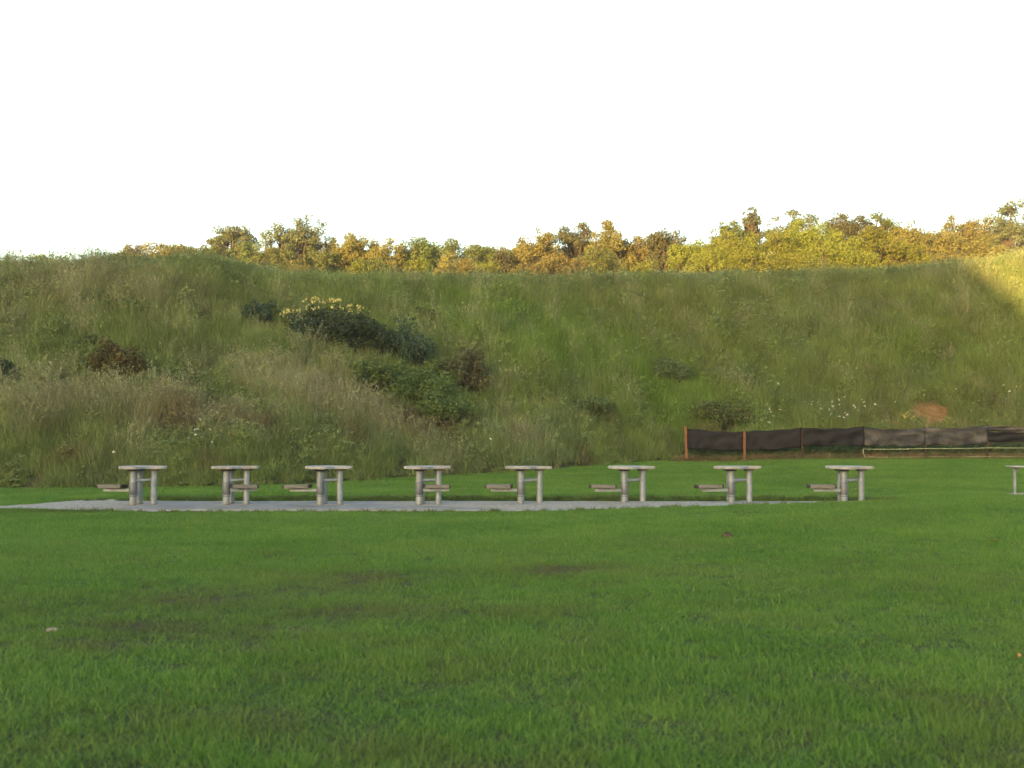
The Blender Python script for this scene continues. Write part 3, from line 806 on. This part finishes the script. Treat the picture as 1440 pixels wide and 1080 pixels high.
# bushes just behind the crest
def bush(name, pos, rx, ry, rz, leaf, label, group=None, seed=0, ncl=22, n_each=60, size=0.07, spread=0.26, cat='bush', sit=0.0):
    rng = np.random.default_rng(seed)
    root = empty(name, (pos[0], pos[1], pos[2] - sit)); tag(root, label, cat, group)
    cen = []; rad = []
    for k in range(ncl):
        d = rng.normal(size=3); d /= np.linalg.norm(d); d[2] = abs(d[2])
        rr = 0.3 + 0.85 * rng.random() ** 0.8
        r = min(rx, rz) * spread * (0.45 + 1.0 * rng.random())
        hx_ = d[0] * rr * (rx - r * 0.6)
        hump = 0.55 + 0.75 * float(noise2(hx_ * 1.9 / max(rx, 0.4) * 1.6 + seed, d[1] * rr * 1.5, seed))
        cen.append(np.array([hx_, d[1] * rr * (ry - r * 0.6), 0.12 + d[2] * rr * (rz - r) * hump])); rad.append(r)
    cen = np.array(cen); rad = np.array(rad)
    V, F, rnd = leaves(rng, cen, rad, n_each, size, 0.8, 0.5)
    link('foliage', np_mesh('foliage', V, F, M[leaf], {'rnd': rnd}), root)
    mb = MB()
    for k in range(0, ncl, 2):
        limb_tube(mb, (rng.normal() * 0.12, rng.normal() * 0.1, -0.35), cen[k], 0.025, 0.008, rng, 5, 3)
    mb.build('stem', M['bark'], root, smooth=True)
    return root, cen, rad, rng
for i, (px, top, w, lf) in enumerate([(590, 359, 46, 'leaf_yellow'), (655, 361, 44, 'leaf_russet'), (683, 365, 40, 'leaf_yellow'), (735, 366, 40, 'leaf_russet'), (770, 358, 46, 'leaf_russet'), (815, 362, 44, 'leaf_russet'), (905, 360, 48, 'leaf_yellow'), (420, 358, 36, 'leaf_russet'), (505, 364, 44, 'leaf_yellow'), (365, 347, 40, 'leaf_olive')]):
    lab = {'leaf_yellow': 'small yellow-green tree just showing over the crest of the bank', 'leaf_russet': 'small golden-brown tree just showing over the crest of the bank', 'leaf_olive': 'small olive tree on the crest below the flat-topped tree'}[lf]
    tree('tree', px, top, w, 75, lf, 'round', lab, 'small trees just behind the crest: ' + lf[5:], 300 + i)

# shrubs on the slope
def on_bank(px, py): return hit(px, py)
SH = [  # px, py of base, half width px, height px, leaf, label
    (462, 478, 62, 52, 'leaf_sumac', 'dark green bush on the bank topped with pale yellow flower clusters', 'flowers'),
    (430, 478, 28, 22, 'leaf_blue', 'small blue-green bush at the foot of the yellow-flowered bush', None),
    (512, 492, 40, 38, 'leaf_sumac', 'small dark bush between the flowering bush and the blue-green bush', None),
    (570, 510, 46, 52, 'leaf_blue', 'blue-green bush on the bank downhill of the yellow-flowered bush', None),
    (363, 452, 32, 22, 'leaf_blue', 'small flat blue-green bush uphill beside the yellow-flowered bush', None),
    (585, 560, 52, 48, 'leaf_fresh', 'fresh green bush below the blue-green bush', None),
    (520, 545, 45, 34, 'leaf_fresh', 'low green bush among the straw-coloured grass', None),
    (648, 548, 36, 46, 'leaf_purple', 'dull purple-brown bush on the bank below the blue-green bush', None),
    (620, 590, 56, 42, 'leaf_fresh', 'wide low green bush below the purple-brown bush', None),
    (614, 530, 34, 34, 'leaf_fresh', 'green bush joining the blue-green bush to the purple-brown bush', None),
    (165, 528, 46, 36, 'leaf_rust', 'rust-coloured bush on the bank', None),
    (240, 545, 46, 32, 'leaf_fresh', 'low green bush beside the rust-coloured bush', None),
    (8, 540, 30, 28, 'leaf_sumac', 'dark low bush on the bank far from the flowering bush', None),
    (130, 490, 24, 20, 'leaf_weed', 'tiny dull green bush above the rust-coloured bush', None),
    (822, 582, 38, 26, 'leaf_weed', 'low dull green bush low on the bank between the benches and the crest', None),
    (945, 535, 36, 30, 'leaf_weed', 'dull weed bush on the bank above the fence end', None),
    (600, 452, 20, 22, 'leaf_fresh', 'small green bush uphill of the blue-green bush', None),
    (1020, 600, 50, 50, 'leaf_fresh', 'bright green weed bush right behind the fence end', None),
]
mbc = MB(); mbc.tube([(0, 0, -0.03), (0, 0, 0.02), (0, 0, 0.11), (0, 0, 0.19)], [0.03, 0.062, 0.05, 0.012], 7); me_cone = mbc.mesh('flower_cluster', M['cone'], True)
shrub_zone = []
for i, (px, py, hw, hp, lf, lab, ex) in enumerate(SH):
    p = on_bank(px, py); s = p[1] / F_PX
    rx = hw * s * 1.08; rz = hp * s * (1.0 if lf in ('leaf_fresh', 'leaf_weed') else 1.25)
    shrub_zone.append((p[0], p[1] - 0.1, rx * (0.6 if lf in ('leaf_fresh', 'leaf_weed') else 1.0)))
    root, cen, rad, rng = bush('bush', p, rx, rx * 0.75, rz, lf, lab, None, 500 + i, 64 if hw > 34 else 36, 85, 0.05, 0.25, sit=0.0)
    if ex == 'flowers':
        for k in range(110):
            x = rng.uniform(-0.95, 0.95) * rx
            near = np.nonzero(np.abs(cen[:, 0] - x) < 0.22 * rx)[0]
            if len(near) == 0: continue
            q = near[np.argsort(-(cen[near, 2] - 0.2 * cen[near, 1]))][min(len(near) - 1, int(rng.random() ** 2 * 3.2))]
            d = np.array([rng.normal() * 0.5, -0.45 + rng.normal() * 0.3, 0.85]); d /= np.linalg.norm(d)
            o = link('flower_cluster', me_cone, root, cen[q] + d * rad[q] * 1.15)
            o.rotation_euler = (rng.normal() * 0.3, rng.normal() * 0.3, 0); w_ = 0.32 + 0.33 * rng.random(); o.scale = (w_, w_, w_ * 0.75)

# ------------------------------------------------------------------ wildflowers on the bank and at its foot
mb = MB()
for k in range(9):
    a = k * 2.4; r = 0.028 * math.sqrt(k)
    mb.tube([(math.cos(a) * r, math.sin(a) * r, 0.0), (math.cos(a) * r * 1.15, math.sin(a) * r * 1.15, 0.016)], [0.012, 0.020], 6)
me_fw = mb.mesh('flower_head', M['white']); me_fy = me_fw.copy(); me_fy.materials[0] = M['yellow']
mb = MB(); mb.tube([(0, 0, -0.1), (0.015, 0.01, 0.4), (0, 0, 0.8)], [0.008, 0.006, 0.005], 5); me_fs = mb.mesh('stem', M['stem'], True)
rngf = np.random.default_rng(77)
FL = []
for k in range(24): FL.append((1190 + rngf.normal() * 26, 583 + rngf.normal() * 8, 'w', 'patch'))
for k in range(9): FL.append((1082 + rngf.normal() * 9, 586 + rngf.normal() * 6, 'w', 'fence'))
for k in range(11): FL.append((1272 + rngf.normal() * 10, 592 + rngf.normal() * 3, 'y', 'soil'))
for k in range(8): FL.append((286 + rngf.normal() * 10, 622 + rngf.normal() * 9, 'w', 'bench'))
FL += [(x, y, 'w', 'lone') for x, y in ((1117, 509), (1095, 551), (1366, 585), (1430, 556), (1420, 562), (1345, 560), (1262, 570), (690, 637), (1205, 530), (159, 657), (1300, 560), (1155, 585), (1412, 549), (1436, 548))]
flab = {'patch': 'white wildflower in the cluster on the bank above the black cloth panels', 'fence': 'white wildflower on the bank just above the second rusty post',
        'soil': 'small yellow wildflower next to the bare orange soil', 'bench': 'white wildflower at the foot of the bank behind the second bench', 'lone': 'single white wildflower scattered on the grassy bank'}
for (px, py, c_, kk) in FL:
    p = on_bank(px, py + 0.7 * F_PX / 47 * 0.8)
    sc = 0.85 + 0.35 * rngf.random()
    root = empty('wildflower', (p[0], p[1], p[2]), rngf.random() * 6.28); tag(root, flab[kk], 'flower', 'wildflowers: ' + kk)
    s_ = link('stem', me_fs, root); s_.scale = (1, 1, sc)
    h_ = link('flower_head', me_fw if c_ == 'w' else me_fy, root, (0, 0, 0.8 * sc)); h_.rotation_euler = (0.75 + rngf.normal() * 0.2, rngf.normal() * 0.25, 0)
    hs = (0.5 if c_ == 'w' else 0.55) * (0.5 + 0.6 * rngf.random()); h_.scale = (hs, hs, hs)

# ------------------------------------------------------------------ odd things lying in the lawn
def lump(name, px, py, sx_, sy_, sz_, mat, label, cat, seed):
    p = hit_ground(px, py); rng = np.random.default_rng(seed)
    mb = MB(); n = 12; vs_ = []; fs = []
    rings = 6
    for i in range(rings + 1):
        th = math.pi * i / rings
        for k in range(n):
            ph = 2 * math.pi * k / n; q = 1 + 0.22 * (rng.random() - 0.5)
            vs_.append((sx_ * math.sin(th) * math.cos(ph) * q, sy_ * math.sin(th) * math.sin(ph) * q, sz_ * math.cos(th) * q))
    for i in range(rings):
        for k in range(n):
            k2 = (k + 1) % n; fs.append((i * n + k, (i + 1) * n + k, (i + 1) * n + k2, i * n + k2))
    mb.add(vs_, fs)
    o = mb.build(name, mat, None, (p[0], p[1], p[2] + sz_ * 0.45), True); tag(o, label, cat)
lump('stone', 73, 889, 0.05, 0.035, 0.022, M['stone'], 'pale flat stone half sunk in the lawn by the bare patch', 'stone', 1)
lump('clod', 1023, 757, 0.085, 0.06, 0.055, M['clod'], 'dark clod of earth lying on the lawn in front of the benches', 'clod', 2)
def dead_leaf(px, py, s, label, seed, mat):
    p = hit_ground(px, py); rng = np.random.default_rng(seed)
    mb = MB()
    for zz in (0.0, 0.003):
        mb.add([(-s, 0, 0.01 + zz), (-s * .3, -s * .5, 0.03 + zz), (s * .4, -s * .45, 0.025 + zz), (s, 0, 0.0 + zz), (s * .4, s * .45, 0.03 + zz), (-s * .3, s * .5, 0.02 + zz)], [(0, 1, 5), (1, 2, 4, 5), (2, 3, 4)])
    o = mb.build('fallen_leaf', mat, None, (p[0], p[1], p[2] + 0.045)); o.rotation_euler = (0.4, 0.2, rng.random() * 6); tag(o, label, 'leaf', 'fallen leaves on the lawn')
dead_leaf(1398, 769, 0.06, 'pale yellow fallen leaf on the lawn in front of the last bench', 1, M['yellow'])
dead_leaf(1432, 936, 0.02, 'orange-brown fallen leaf in the longer lawn grass', 2, M['deadleaf'])

# ------------------------------------------------------------------ grass
def blades_mesh(name, rng, n, radius, h0, h1, w0, w1, lean, seg, mat, square=False):
    a = rng.random(n) * 6.2832; r = radius * np.sqrt(rng.random(n))
    root = np.stack([r * np.cos(a), r * np.sin(a), np.zeros(n) - 0.02], 1)
    h = h0 + (h1 - h0) * rng.random(n) ** 1.3
    w = w0 + (w1 - w0) * rng.random(n)
    az = rng.random(n) * 6.2832; ln = lean * (0.2 + rng.random(n))
    d = np.stack([np.cos(az), np.sin(az), 0 * az], 1)
    face = rng.random(n) * 6.2832
    sd = np.stack([np.cos(face), np.sin(face), 0 * face], 1)
    rows = []
    for k in range(seg + 1):
        t = k / seg
        c = root + np.array([0, 0, 1]) * (h * (t - 0.25 * ln * t * t))[:, None] + d * (h * ln * t ** 2)[:, None]
        if k < seg:
            ww = (w * (1 - 0.55 * t ** 1.5) / 2)[:, None]
            rows += [c - sd * ww, c + sd * ww]
        else: rows.append(c)
    V = np.stack(rows, 1); nv = V.shape[1]
    F = []
    for k in range(seg - 1): F += [(2 * k, 2 * k + 1, 2 * k + 3), (2 * k, 2 * k + 3, 2 * k + 2)]
    F.append((2 * seg - 2, 2 * seg - 1, 2 * seg))
    F = (np.array(F)[None] + (np.arange(n) * nv)[:, None, None]).reshape(-1, 3)
    rnd = np.repeat(rng.random(n), nv)
    return V.reshape(-1, 3), F, rnd

def to_proto(name, parts, mat):
    V = []; F = []; rn = []; off = 0
    for v, f, r in parts:
        V.append(v); F.append(f + off); rn.append(r); off += len(v)
    me = np_mesh(name, np.concatenate(V), np.concatenate(F), mat, {'rnd': np.concatenate(rn)})
    return bpy.data.objects.new(name, me)

def quads_to_tris(V, F, r):
    return V, np.concatenate([F[:, [0, 1, 2]], F[:, [0, 2, 3]]]), r

def scatter(name, pts, rot, scl, pidx, protos, fattrs=None, cattrs=None):
    me = bpy.data.meshes.new(name)
    me.vertices.add(len(pts)); me.vertices.foreach_set('co', np.asarray(pts, np.float32).ravel())
    a = me.attributes.new('rot', 'FLOAT_VECTOR', 'POINT'); a.data.foreach_set('vector', np.asarray(rot, np.float32).ravel())
    a = me.attributes.new('scl', 'FLOAT_VECTOR', 'POINT'); a.data.foreach_set('vector', np.asarray(scl, np.float32).ravel())
    a = me.attributes.new('pidx', 'INT', 'POINT'); a.data.foreach_set('value', np.asarray(pidx, np.int32))
    for k_, v_ in (fattrs or {}).items():
        a = me.attributes.new(k_, 'FLOAT', 'POINT'); a.data.foreach_set('value', np.asarray(v_, np.float32))
    for k_, v_ in (cattrs or {}).items():
        a = me.attributes.new(k_, 'FLOAT_COLOR', 'POINT')
        a.data.foreach_set('color', np.concatenate([np.asarray(v_, np.float32), np.ones((len(v_), 1), np.float32)], 1).ravel())
    o = link(name, me)
    pc = bpy.data.collections.new(name + '_clumps')
    for q in protos: pc.objects.link(q)
    ng = bpy.data.node_groups.new(name + '_scatter', 'GeometryNodeTree')
    ng.interface.new_socket('Geometry', in_out='INPUT', socket_type='NodeSocketGeometry')
    ng.interface.new_socket('Geometry', in_out='OUTPUT', socket_type='NodeSocketGeometry')
    gi = ng.nodes.new('NodeGroupInput'); go = ng.nodes.new('NodeGroupOutput')
    ci = ng.nodes.new('GeometryNodeCollectionInfo'); ci.inputs['Collection'].default_value = pc
    ci.inputs['Separate Children'].default_value = True; ci.inputs['Reset Children'].default_value = True
    ip = ng.nodes.new('GeometryNodeInstanceOnPoints')
    ip.inputs['Pick Instance'].default_value = True
    def na(nm, dt):
        n = ng.nodes.new('GeometryNodeInputNamedAttribute'); n.data_type = dt; n.inputs['Name'].default_value = nm; return n.outputs[0]
    ng.links.new(gi.outputs[0], ip.inputs['Points'])
    ng.links.new(ci.outputs[0], ip.inputs['Instance'])
    ng.links.new(na('pidx', 'INT'), ip.inputs['Instance Index'])
    er = ng.nodes.new('FunctionNodeEulerToRotation')
    ng.links.new(na('rot', 'FLOAT_VECTOR'), er.inputs[0]); ng.links.new(er.outputs[0], ip.inputs['Rotation'])
    ng.links.new(na('scl', 'FLOAT_VECTOR'), ip.inputs['Scale'])
    ng.links.new(ip.outputs[0], go.inputs[0])
    md = o.modifiers.new('scatter', 'NODES'); md.node_group = ng
    return o

rng = np.random.default_rng(2024)
def in_path(X, Y):
    m_ = (X > PAD_X0 - 0.05) & (X < PAD_X1 + 0.12) & (Y > PAD_Y0 - 0.16) & (Y < PAD_Y1 + 0.24)
    q = np.array(path_out); ins = np.zeros(len(X), bool)
    j = len(q) - 1
    for i in range(len(q)):
        c1 = (q[i][1] > Y) != (q[j][1] > Y)
        xx = (q[j][0] - q[i][0]) * (Y - q[i][1]) / (q[j][1] - q[i][1] + 1e-12) + q[i][0]
        ins ^= c1 & (X < xx); j = i
    return m_ | ins

# lawn: short blades in hand-sized clumps
protos = []
for k in range(8):
    r_ = np.random.default_rng(900 + k)
    protos.append(to_proto('lawn_clump_%d' % k, [blades_mesh('b', r_, 230, 0.17, 0.025, 0.075, 0.0035, 0.0065, 0.9, 2, None), blades_mesh('b', r_, 10, 0.15, 0.06, 0.105, 0.004, 0.007, 0.7, 3, None)], M['lawn']))
def lawn_points(y0, y1, dens, seed):
    r_ = np.random.default_rng(seed)
    xm = 0.56 * y1 + 1.5
    st = 1 / math.sqrt(dens)
    A, B = np.meshgrid(np.arange(-xm, xm, st), np.arange(y0, y1, st))
    X = A.ravel() + r_.uniform(-.6, .6, A.size) * st; Y = B.ravel() + r_.uniform(-.6, .6, A.size) * st
    k = np.abs(X) < 0.52 * Y + 1.5
    return X[k], Y[k]
XY = [lawn_points(3.2, 9, 44, 1), lawn_points(9, 16, 38, 2), lawn_points(16, 27, 32, 3), lawn_points(27, 46.5, 24, 4)]
X = np.concatenate([a for a, b in XY]); Y = np.concatenate([b for a, b in XY])
b_ = bare(X, Y)
keep = (Y < np.interp(X, bx, by) + 0.2) & (rng.random(len(X)) > 0.45 * b_)
ip_ = in_path(X, Y)
# lawn creeps over the pad where the ground covers it
covered = g(X, Y) > PAD_Z + 0.01
keep &= (~ip_) | covered
keep &= ~((X > slab[0][0]) & (Y > slab[0][1] - 0.2) & (Y < slab[2][1]))
X, Y = X[keep], Y[keep]; b_ = bare(X, Y)
dull = 0.15 * patch(X, Y, hit_ground(300, 860), 2.6, 3.2) * sstep(0.3, 0.65, fbm(X * 1.7, Y * 1.7, 43)) + 0.2 * sstep(0.56, 0.72, fbm(X * 2.6, Y * 2.6, 44)) * (Y < 14)
browning = np.clip(b_ * 0.9 + dull + fence_dry(X, Y) * (0.55 + 0.6 * fbm(X * 1.2, Y * 1.2, 8)) + 0.10 * (fbm(X * 0.5, Y * 0.5, 40) > 0.62) + 0.3 * sstep(0.62, 0.78, fbm(X * 0.8 + 5, Y * 0.8, 41)) * (Y < 16), 0, 0.92)
hs = (0.55 + 0.75 * fbm(X * 0.9, Y * 0.9, 50) + 0.7 * (noise2(X * 2.8, Y * 2.8, 51) - 0.45)).clip(0.28, 2) * (1 - 0.45 * b_) * (0.9 + 0.2 * rng.random(len(X)))
hs = np.where(Y > 20, hs * 0.8, hs)
behind = (Y > FENCE_Y + 0.3) & (X > 6)
hs = np.where(behind, hs * 2.6, hs)
sc = np.where(Y > 16, 1.15, 1.0)
sc = np.where(Y > 27, 1.35, sc)
n = len(X)
lawn = scatter('lawn_grass', np.stack([X, Y, g(X, Y)], 1), np.stack([rng.normal(0, .04, n), rng.normal(0, .04, n), rng.random(n) * 6.283], 1),
               np.stack([sc, sc, hs * sc], 1), rng.integers(0, 8, n), protos, {'browning': browning})
tag(lawn, 'short green mown lawn in front of and behind the benches', 'grass', kind='stuff')

# taller fringe of lawn tufts (coarse clumps in the foreground and along the pad edge)
protos = []
for k in range(4):
    r_ = np.random.default_rng(950 + k)
    protos.append(to_proto('tuft_%d' % k, [blades_mesh('b', r_, 46, 0.06, 0.06, 0.15, 0.005, 0.009, 1.0, 3, None)], M['lawn']))
X, Y = lawn_points(3.2, 22.4, 1.4, 9)
X2 = rng.uniform(PAD_X0 - 0.4, PAD_X1 + 1, 900); Y2 = PAD_Y1 + 0.42 + np.abs(rng.normal(0, 0.12, 900))
X3 = rng.uniform(PAD_X0 - 2, PAD_X1, 260); Y3 = PAD_Y0 - 0.2 - np.abs(rng.normal(0, 0.1, 260))
X = np.concatenate([X, X2, X3]); Y = np.concatenate([Y, Y2, Y3])
kp = (rng.random(len(X)) < np.where(Y < 22.5, sstep(0.42, 0.62, fbm(X * 0.7, Y * 0.7, 60)), 0.9)) & ((~in_path(X, Y)) | (Y > 25)) & (bare(X, Y) < 0.3)
X, Y = X[kp], Y[kp]; n = len(X)
s = 0.6 + 0.5 * rng.random(n); s = np.where(Y > 22.5, s * 1.1, s)
tufts = scatter('lawn_tufts', np.stack([X, Y, g(X, Y)], 1), np.stack([rng.normal(0, .1, n), rng.normal(0, .1, n), rng.random(n) * 6.283], 1),
                np.stack([s, s, s], 1), rng.integers(0, 4, n), protos, {'browning': np.where(Y > 22.5, 0.35 + 0.5 * rng.random(n), 0.15 * rng.random(n))})  # tufts along the pad are mixed toward dark brown
tag(tufts, 'longer green tufts standing up in the mown lawn', 'grass', kind='stuff')

# tall wild grass on the bank
protos = []
for k in range(5):      # leafy tall grass
    r_ = np.random.default_rng(1000 + k)
    protos.append(to_proto('tall_clump_%d' % k, [blades_mesh('b', r_, 52, 0.2, 0.30, 0.82, 0.007, 0.012, 0.5, 4, None), blades_mesh('b', r_, 40, 0.24, 0.12, 0.45, 0.007, 0.013, 0.8, 3, None)], M['tall']))
for k in range(3):      # seeding stalks
    r_ = np.random.default_rng(1050 + k)
    st = blades_mesh('b', r_, 22, 0.18, 0.7, 1.15, 0.005, 0.008, 0.4, 4, None)
    V_, F_, rr_ = st
    tips = V_.reshape(22, -1, 3)[:, -1]
    heads = leaves(r_, [t_ - np.array([0, 0, 0.08]) for t_ in tips], np.full(22, 0.028), 6, 0.022, 3.0, 0.6)
    protos.append(to_proto('tall_clump_%d' % (5 + k), [st, quads_to_tris(*heads), blades_mesh('b', r_, 16, 0.2, 0.2, 0.5, 0.008, 0.014, 0.8, 3, None)], M['tall']))
for k in range(3):      # broad-leaved weeds
    r_ = np.random.default_rng(1080 + k)
    cs = [np.array([r_.normal() * 0.1, r_.normal() * 0.1, z_]) for z_ in np.linspace(0.1, 0.75, 9)]
    lv = leaves(r_, cs, 0.16 - 0.09 * np.linspace(0, 1, 9), 16, 0.045, 0.8, 0.6)
    protos.append(to_proto('tall_clump_%s' % 'abc'[k], [quads_to_tris(*lv), blades_mesh('b', r_, 8, 0.06, 0.5, 0.8, 0.008, 0.01, 0.2, 3, None)], M['tall']))
protos.sort(key=lambda q: q.name)

dens = 24
nb = int(56 * 16 * dens)
X = rng.uniform(-24, 32, nb); v = rng.uniform(0.0, 1.14, nb)
yb_ = np.interp(X, bx, by); yc_ = np.interp(X, cx, cy)
Y = yb_ + v * (yc_ - yb_)
sm = soil_mask(X, Y)
keep = rng.random(nb) > sm * 1.1
inshrub = np.zeros(nb)
for (ax, ay, rr) in shrub_zone: inshrub = np.maximum(inshrub, ((((X - ax) / (rr * 0.9)) ** 2 + ((Y - ay) / (rr * 0.6)) ** 2) < 1))
keep &= (inshrub < 0.5) | (rng.random(nb) < 0.12)
keep &= np.abs(X) < 0.62 * Y
X, Y, v = X[keep], Y[keep], v[keep]; n = len(X)
Z = berm(X, Y)
def spot(px, py, rxp, ryp):
    p = on_bank(px, py); s_ = p[1] / F_PX
    return patch(X, Y, p, rxp * s_, max(ryp * s_ * 1.15, 0.3))
streak = fbm(X * 0.9 + 0.35 * Y, Y * 0.30, 70)          # patches drawn out along the slope
med = fbm(X * 0.55, Y * 0.7, 71); fine = fbm(X * 2.2, Y * 2.2, 72)
tan = 0.9 * spot(500, 575, 110, 38) + 0.75 * spot(390, 545, 70, 40) + 0.6 * spot(60, 575, 90, 45) + 0.7 * spot(230, 590, 110, 35) + 0.45 * spot(200, 420, 200, 60) + 0.5 * spot(340, 600, 60, 30) + 0.35 * spot(90, 400, 90, 40) + 0.35 * spot(720, 610, 60, 30)
tan = tan + 0.20 * sstep(0.55, 0.75, streak) + 0.16 * sstep(0.6, 0.8, fine)
tan = 0.85 * tan * (0.35 + 1.1 * med)
lush = spot(850, 510, 220, 90) + 0.8 * spot(720, 470, 160, 60) + 0.7 * spot(330, 480, 90, 30) + 0.8 * spot(1010, 600, 80, 40) + 0.5 * spot(100, 480, 60, 25) + 0.4 * spot(700, 590, 120, 40) + 0.5 * spot(1300, 500, 200, 60)
blue = 0.6 * sstep(0.85, 1.05, v) + 0.5 * sstep(0.55, 0.72, fbm(X * 0.4 + 7, Y * 0.5, 73)) + 0.5 * spot(560, 400, 150, 20)
c_ol = np.array([0.135, 0.18, 0.055]); c_lu = np.array([0.115, 0.195, 0.036]); c_ta = np.array([0.29, 0.27, 0.175]); c_bl = np.array([0.135, 0.185, 0.095]); c_br = np.array([0.12, 0.085, 0.05])
C = np.tile(c_ol, (n, 1))
def mix_in(C, c, w): w = np.clip(w, 0, 1)[:, None]; return C * (1 - w) + c * w
C = mix_in(C, c_lu, 0.85 * np.clip(lush, 0, 1) * (0.5 + fbm(X, Y, 74)))
C = mix_in(C, c_bl, 0.7 * np.clip(blue, 0, 1))
pick = rng.random(n)
is_tan = pick < np.clip(tan, 0, 0.85)
C = mix_in(C, c_ta, 0.55 * tan)
C = np.where(is_tan[:, None], mix_in(C, c_ta, 0.25 + 0.35 * rng.random(n)), C)
C = mix_in(C, c_br, 0.7 * sstep(0.62, 0.8, fbm(X * 0.8, Y * 0.8, 75)) * (v < 0.25))
C = C * (0.80 + 0.75 * fbm(X * 1.5, Y * 0.9, 76))[:, None] * (0.8 + 0.4 * rng.random(n))[:, None]
r2 = rng.random(n)
weedy = fbm(X * 0.5 + 3, Y * 0.6 + 1, 77)
pidx = np.where(is_tan & (r2 < 0.45), 5 + rng.integers(0, 3, n), np.where(r2 < np.clip((weedy - 0.45) * 1.2, 0.04, 0.25), 8 + rng.integers(0, 3, n), rng.integers(0, 5, n)))
hh = (0.58 + 0.8 * fbm(X * 0.9, Y * 0.8, 78)) * (0.8 + 0.4 * rng.random(n))
hh = hh * (0.55 + 0.45 * sstep(0.0, 0.06, v))
hh = np.where(pidx >= 8, hh * 0.85, hh)
lean_dir = rng.normal(0, 0.16, n)
# dead stalks along the fence line and rank weeds behind it
m1, m2 = 1000, 1300
Xa = rng.uniform(6.0, 26, m1); Ya = FENCE_Y + 0.02 + np.abs(rng.normal(0, 0.25, m1))
Xb = rng.uniform(6.6, 26, m2); Yb = FENCE_Y + rng.uniform(0.45, 2.2, m2)
Ca = np.array([0.24, 0.165, 0.09]) * (0.6 + 0.8 * rng.random((m1, 1))); Ca = np.where(rng.random((m1, 1)) < 0.4, np.array([0.10, 0.13, 0.04]), Ca)
Cb = np.array([0.085, 0.12, 0.036]) * (0.6 + 0.8 * rng.random((m2, 1)))
X = np.concatenate([X, Xa, Xb]); Y = np.concatenate([Y, Ya, Yb]); Z = np.concatenate([Z, g(Xa, Ya), np.maximum(g(Xb, Yb), berm(Xb, Yb))]); C = np.concatenate([C, Ca, Cb])
hh = np.concatenate([hh, 0.18 + 0.2 * rng.random(m1), 0.4 + 0.35 * rng.random(m2)]); pidx = np.concatenate([pidx, rng.integers(0, 5, m1), np.where(rng.random(m2) < 0.4, 8 + rng.integers(0, 3, m2), rng.integers(0, 5, m2))])
n = len(X); lean_dir = rng.normal(0, 0.16, n)
tall = scatter('tall_grass', np.stack([X, Y, Z], 1), np.stack([0.12 + rng.normal(0, 0.12, n), -0.10 + lean_dir, 0 * X + rng.normal(0, 0.35, n)], 1),
               np.stack([0.9 + 0.4 * rng.random(n), 0.9 + 0.4 * rng.random(n), hh], 1), pidx, protos, None, {'tint': C})
tag(tall, 'tall unmown wild grass covering the bank, green with straw-coloured patches', 'grass', kind='stuff')
print('instances', n)


# ------------------------------------------------------------------ thin evening haze
m, nt, out = new_mat('haze_air')
pv = nt.nodes.new('ShaderNodeVolumePrincipled')
pv.inputs['Color'].default_value = (0.9, 0.9, 0.88, 1)
pv.inputs['Density'].default_value = 0.0003
nt.links.new(pv.outputs[0], out.inputs['Volume'])
mb = MB(); mb.box(0, 0, 15.0, 5200, 5200, 34.0)
hz = mb.build('haze', m); tag(hz, kind='stuff')
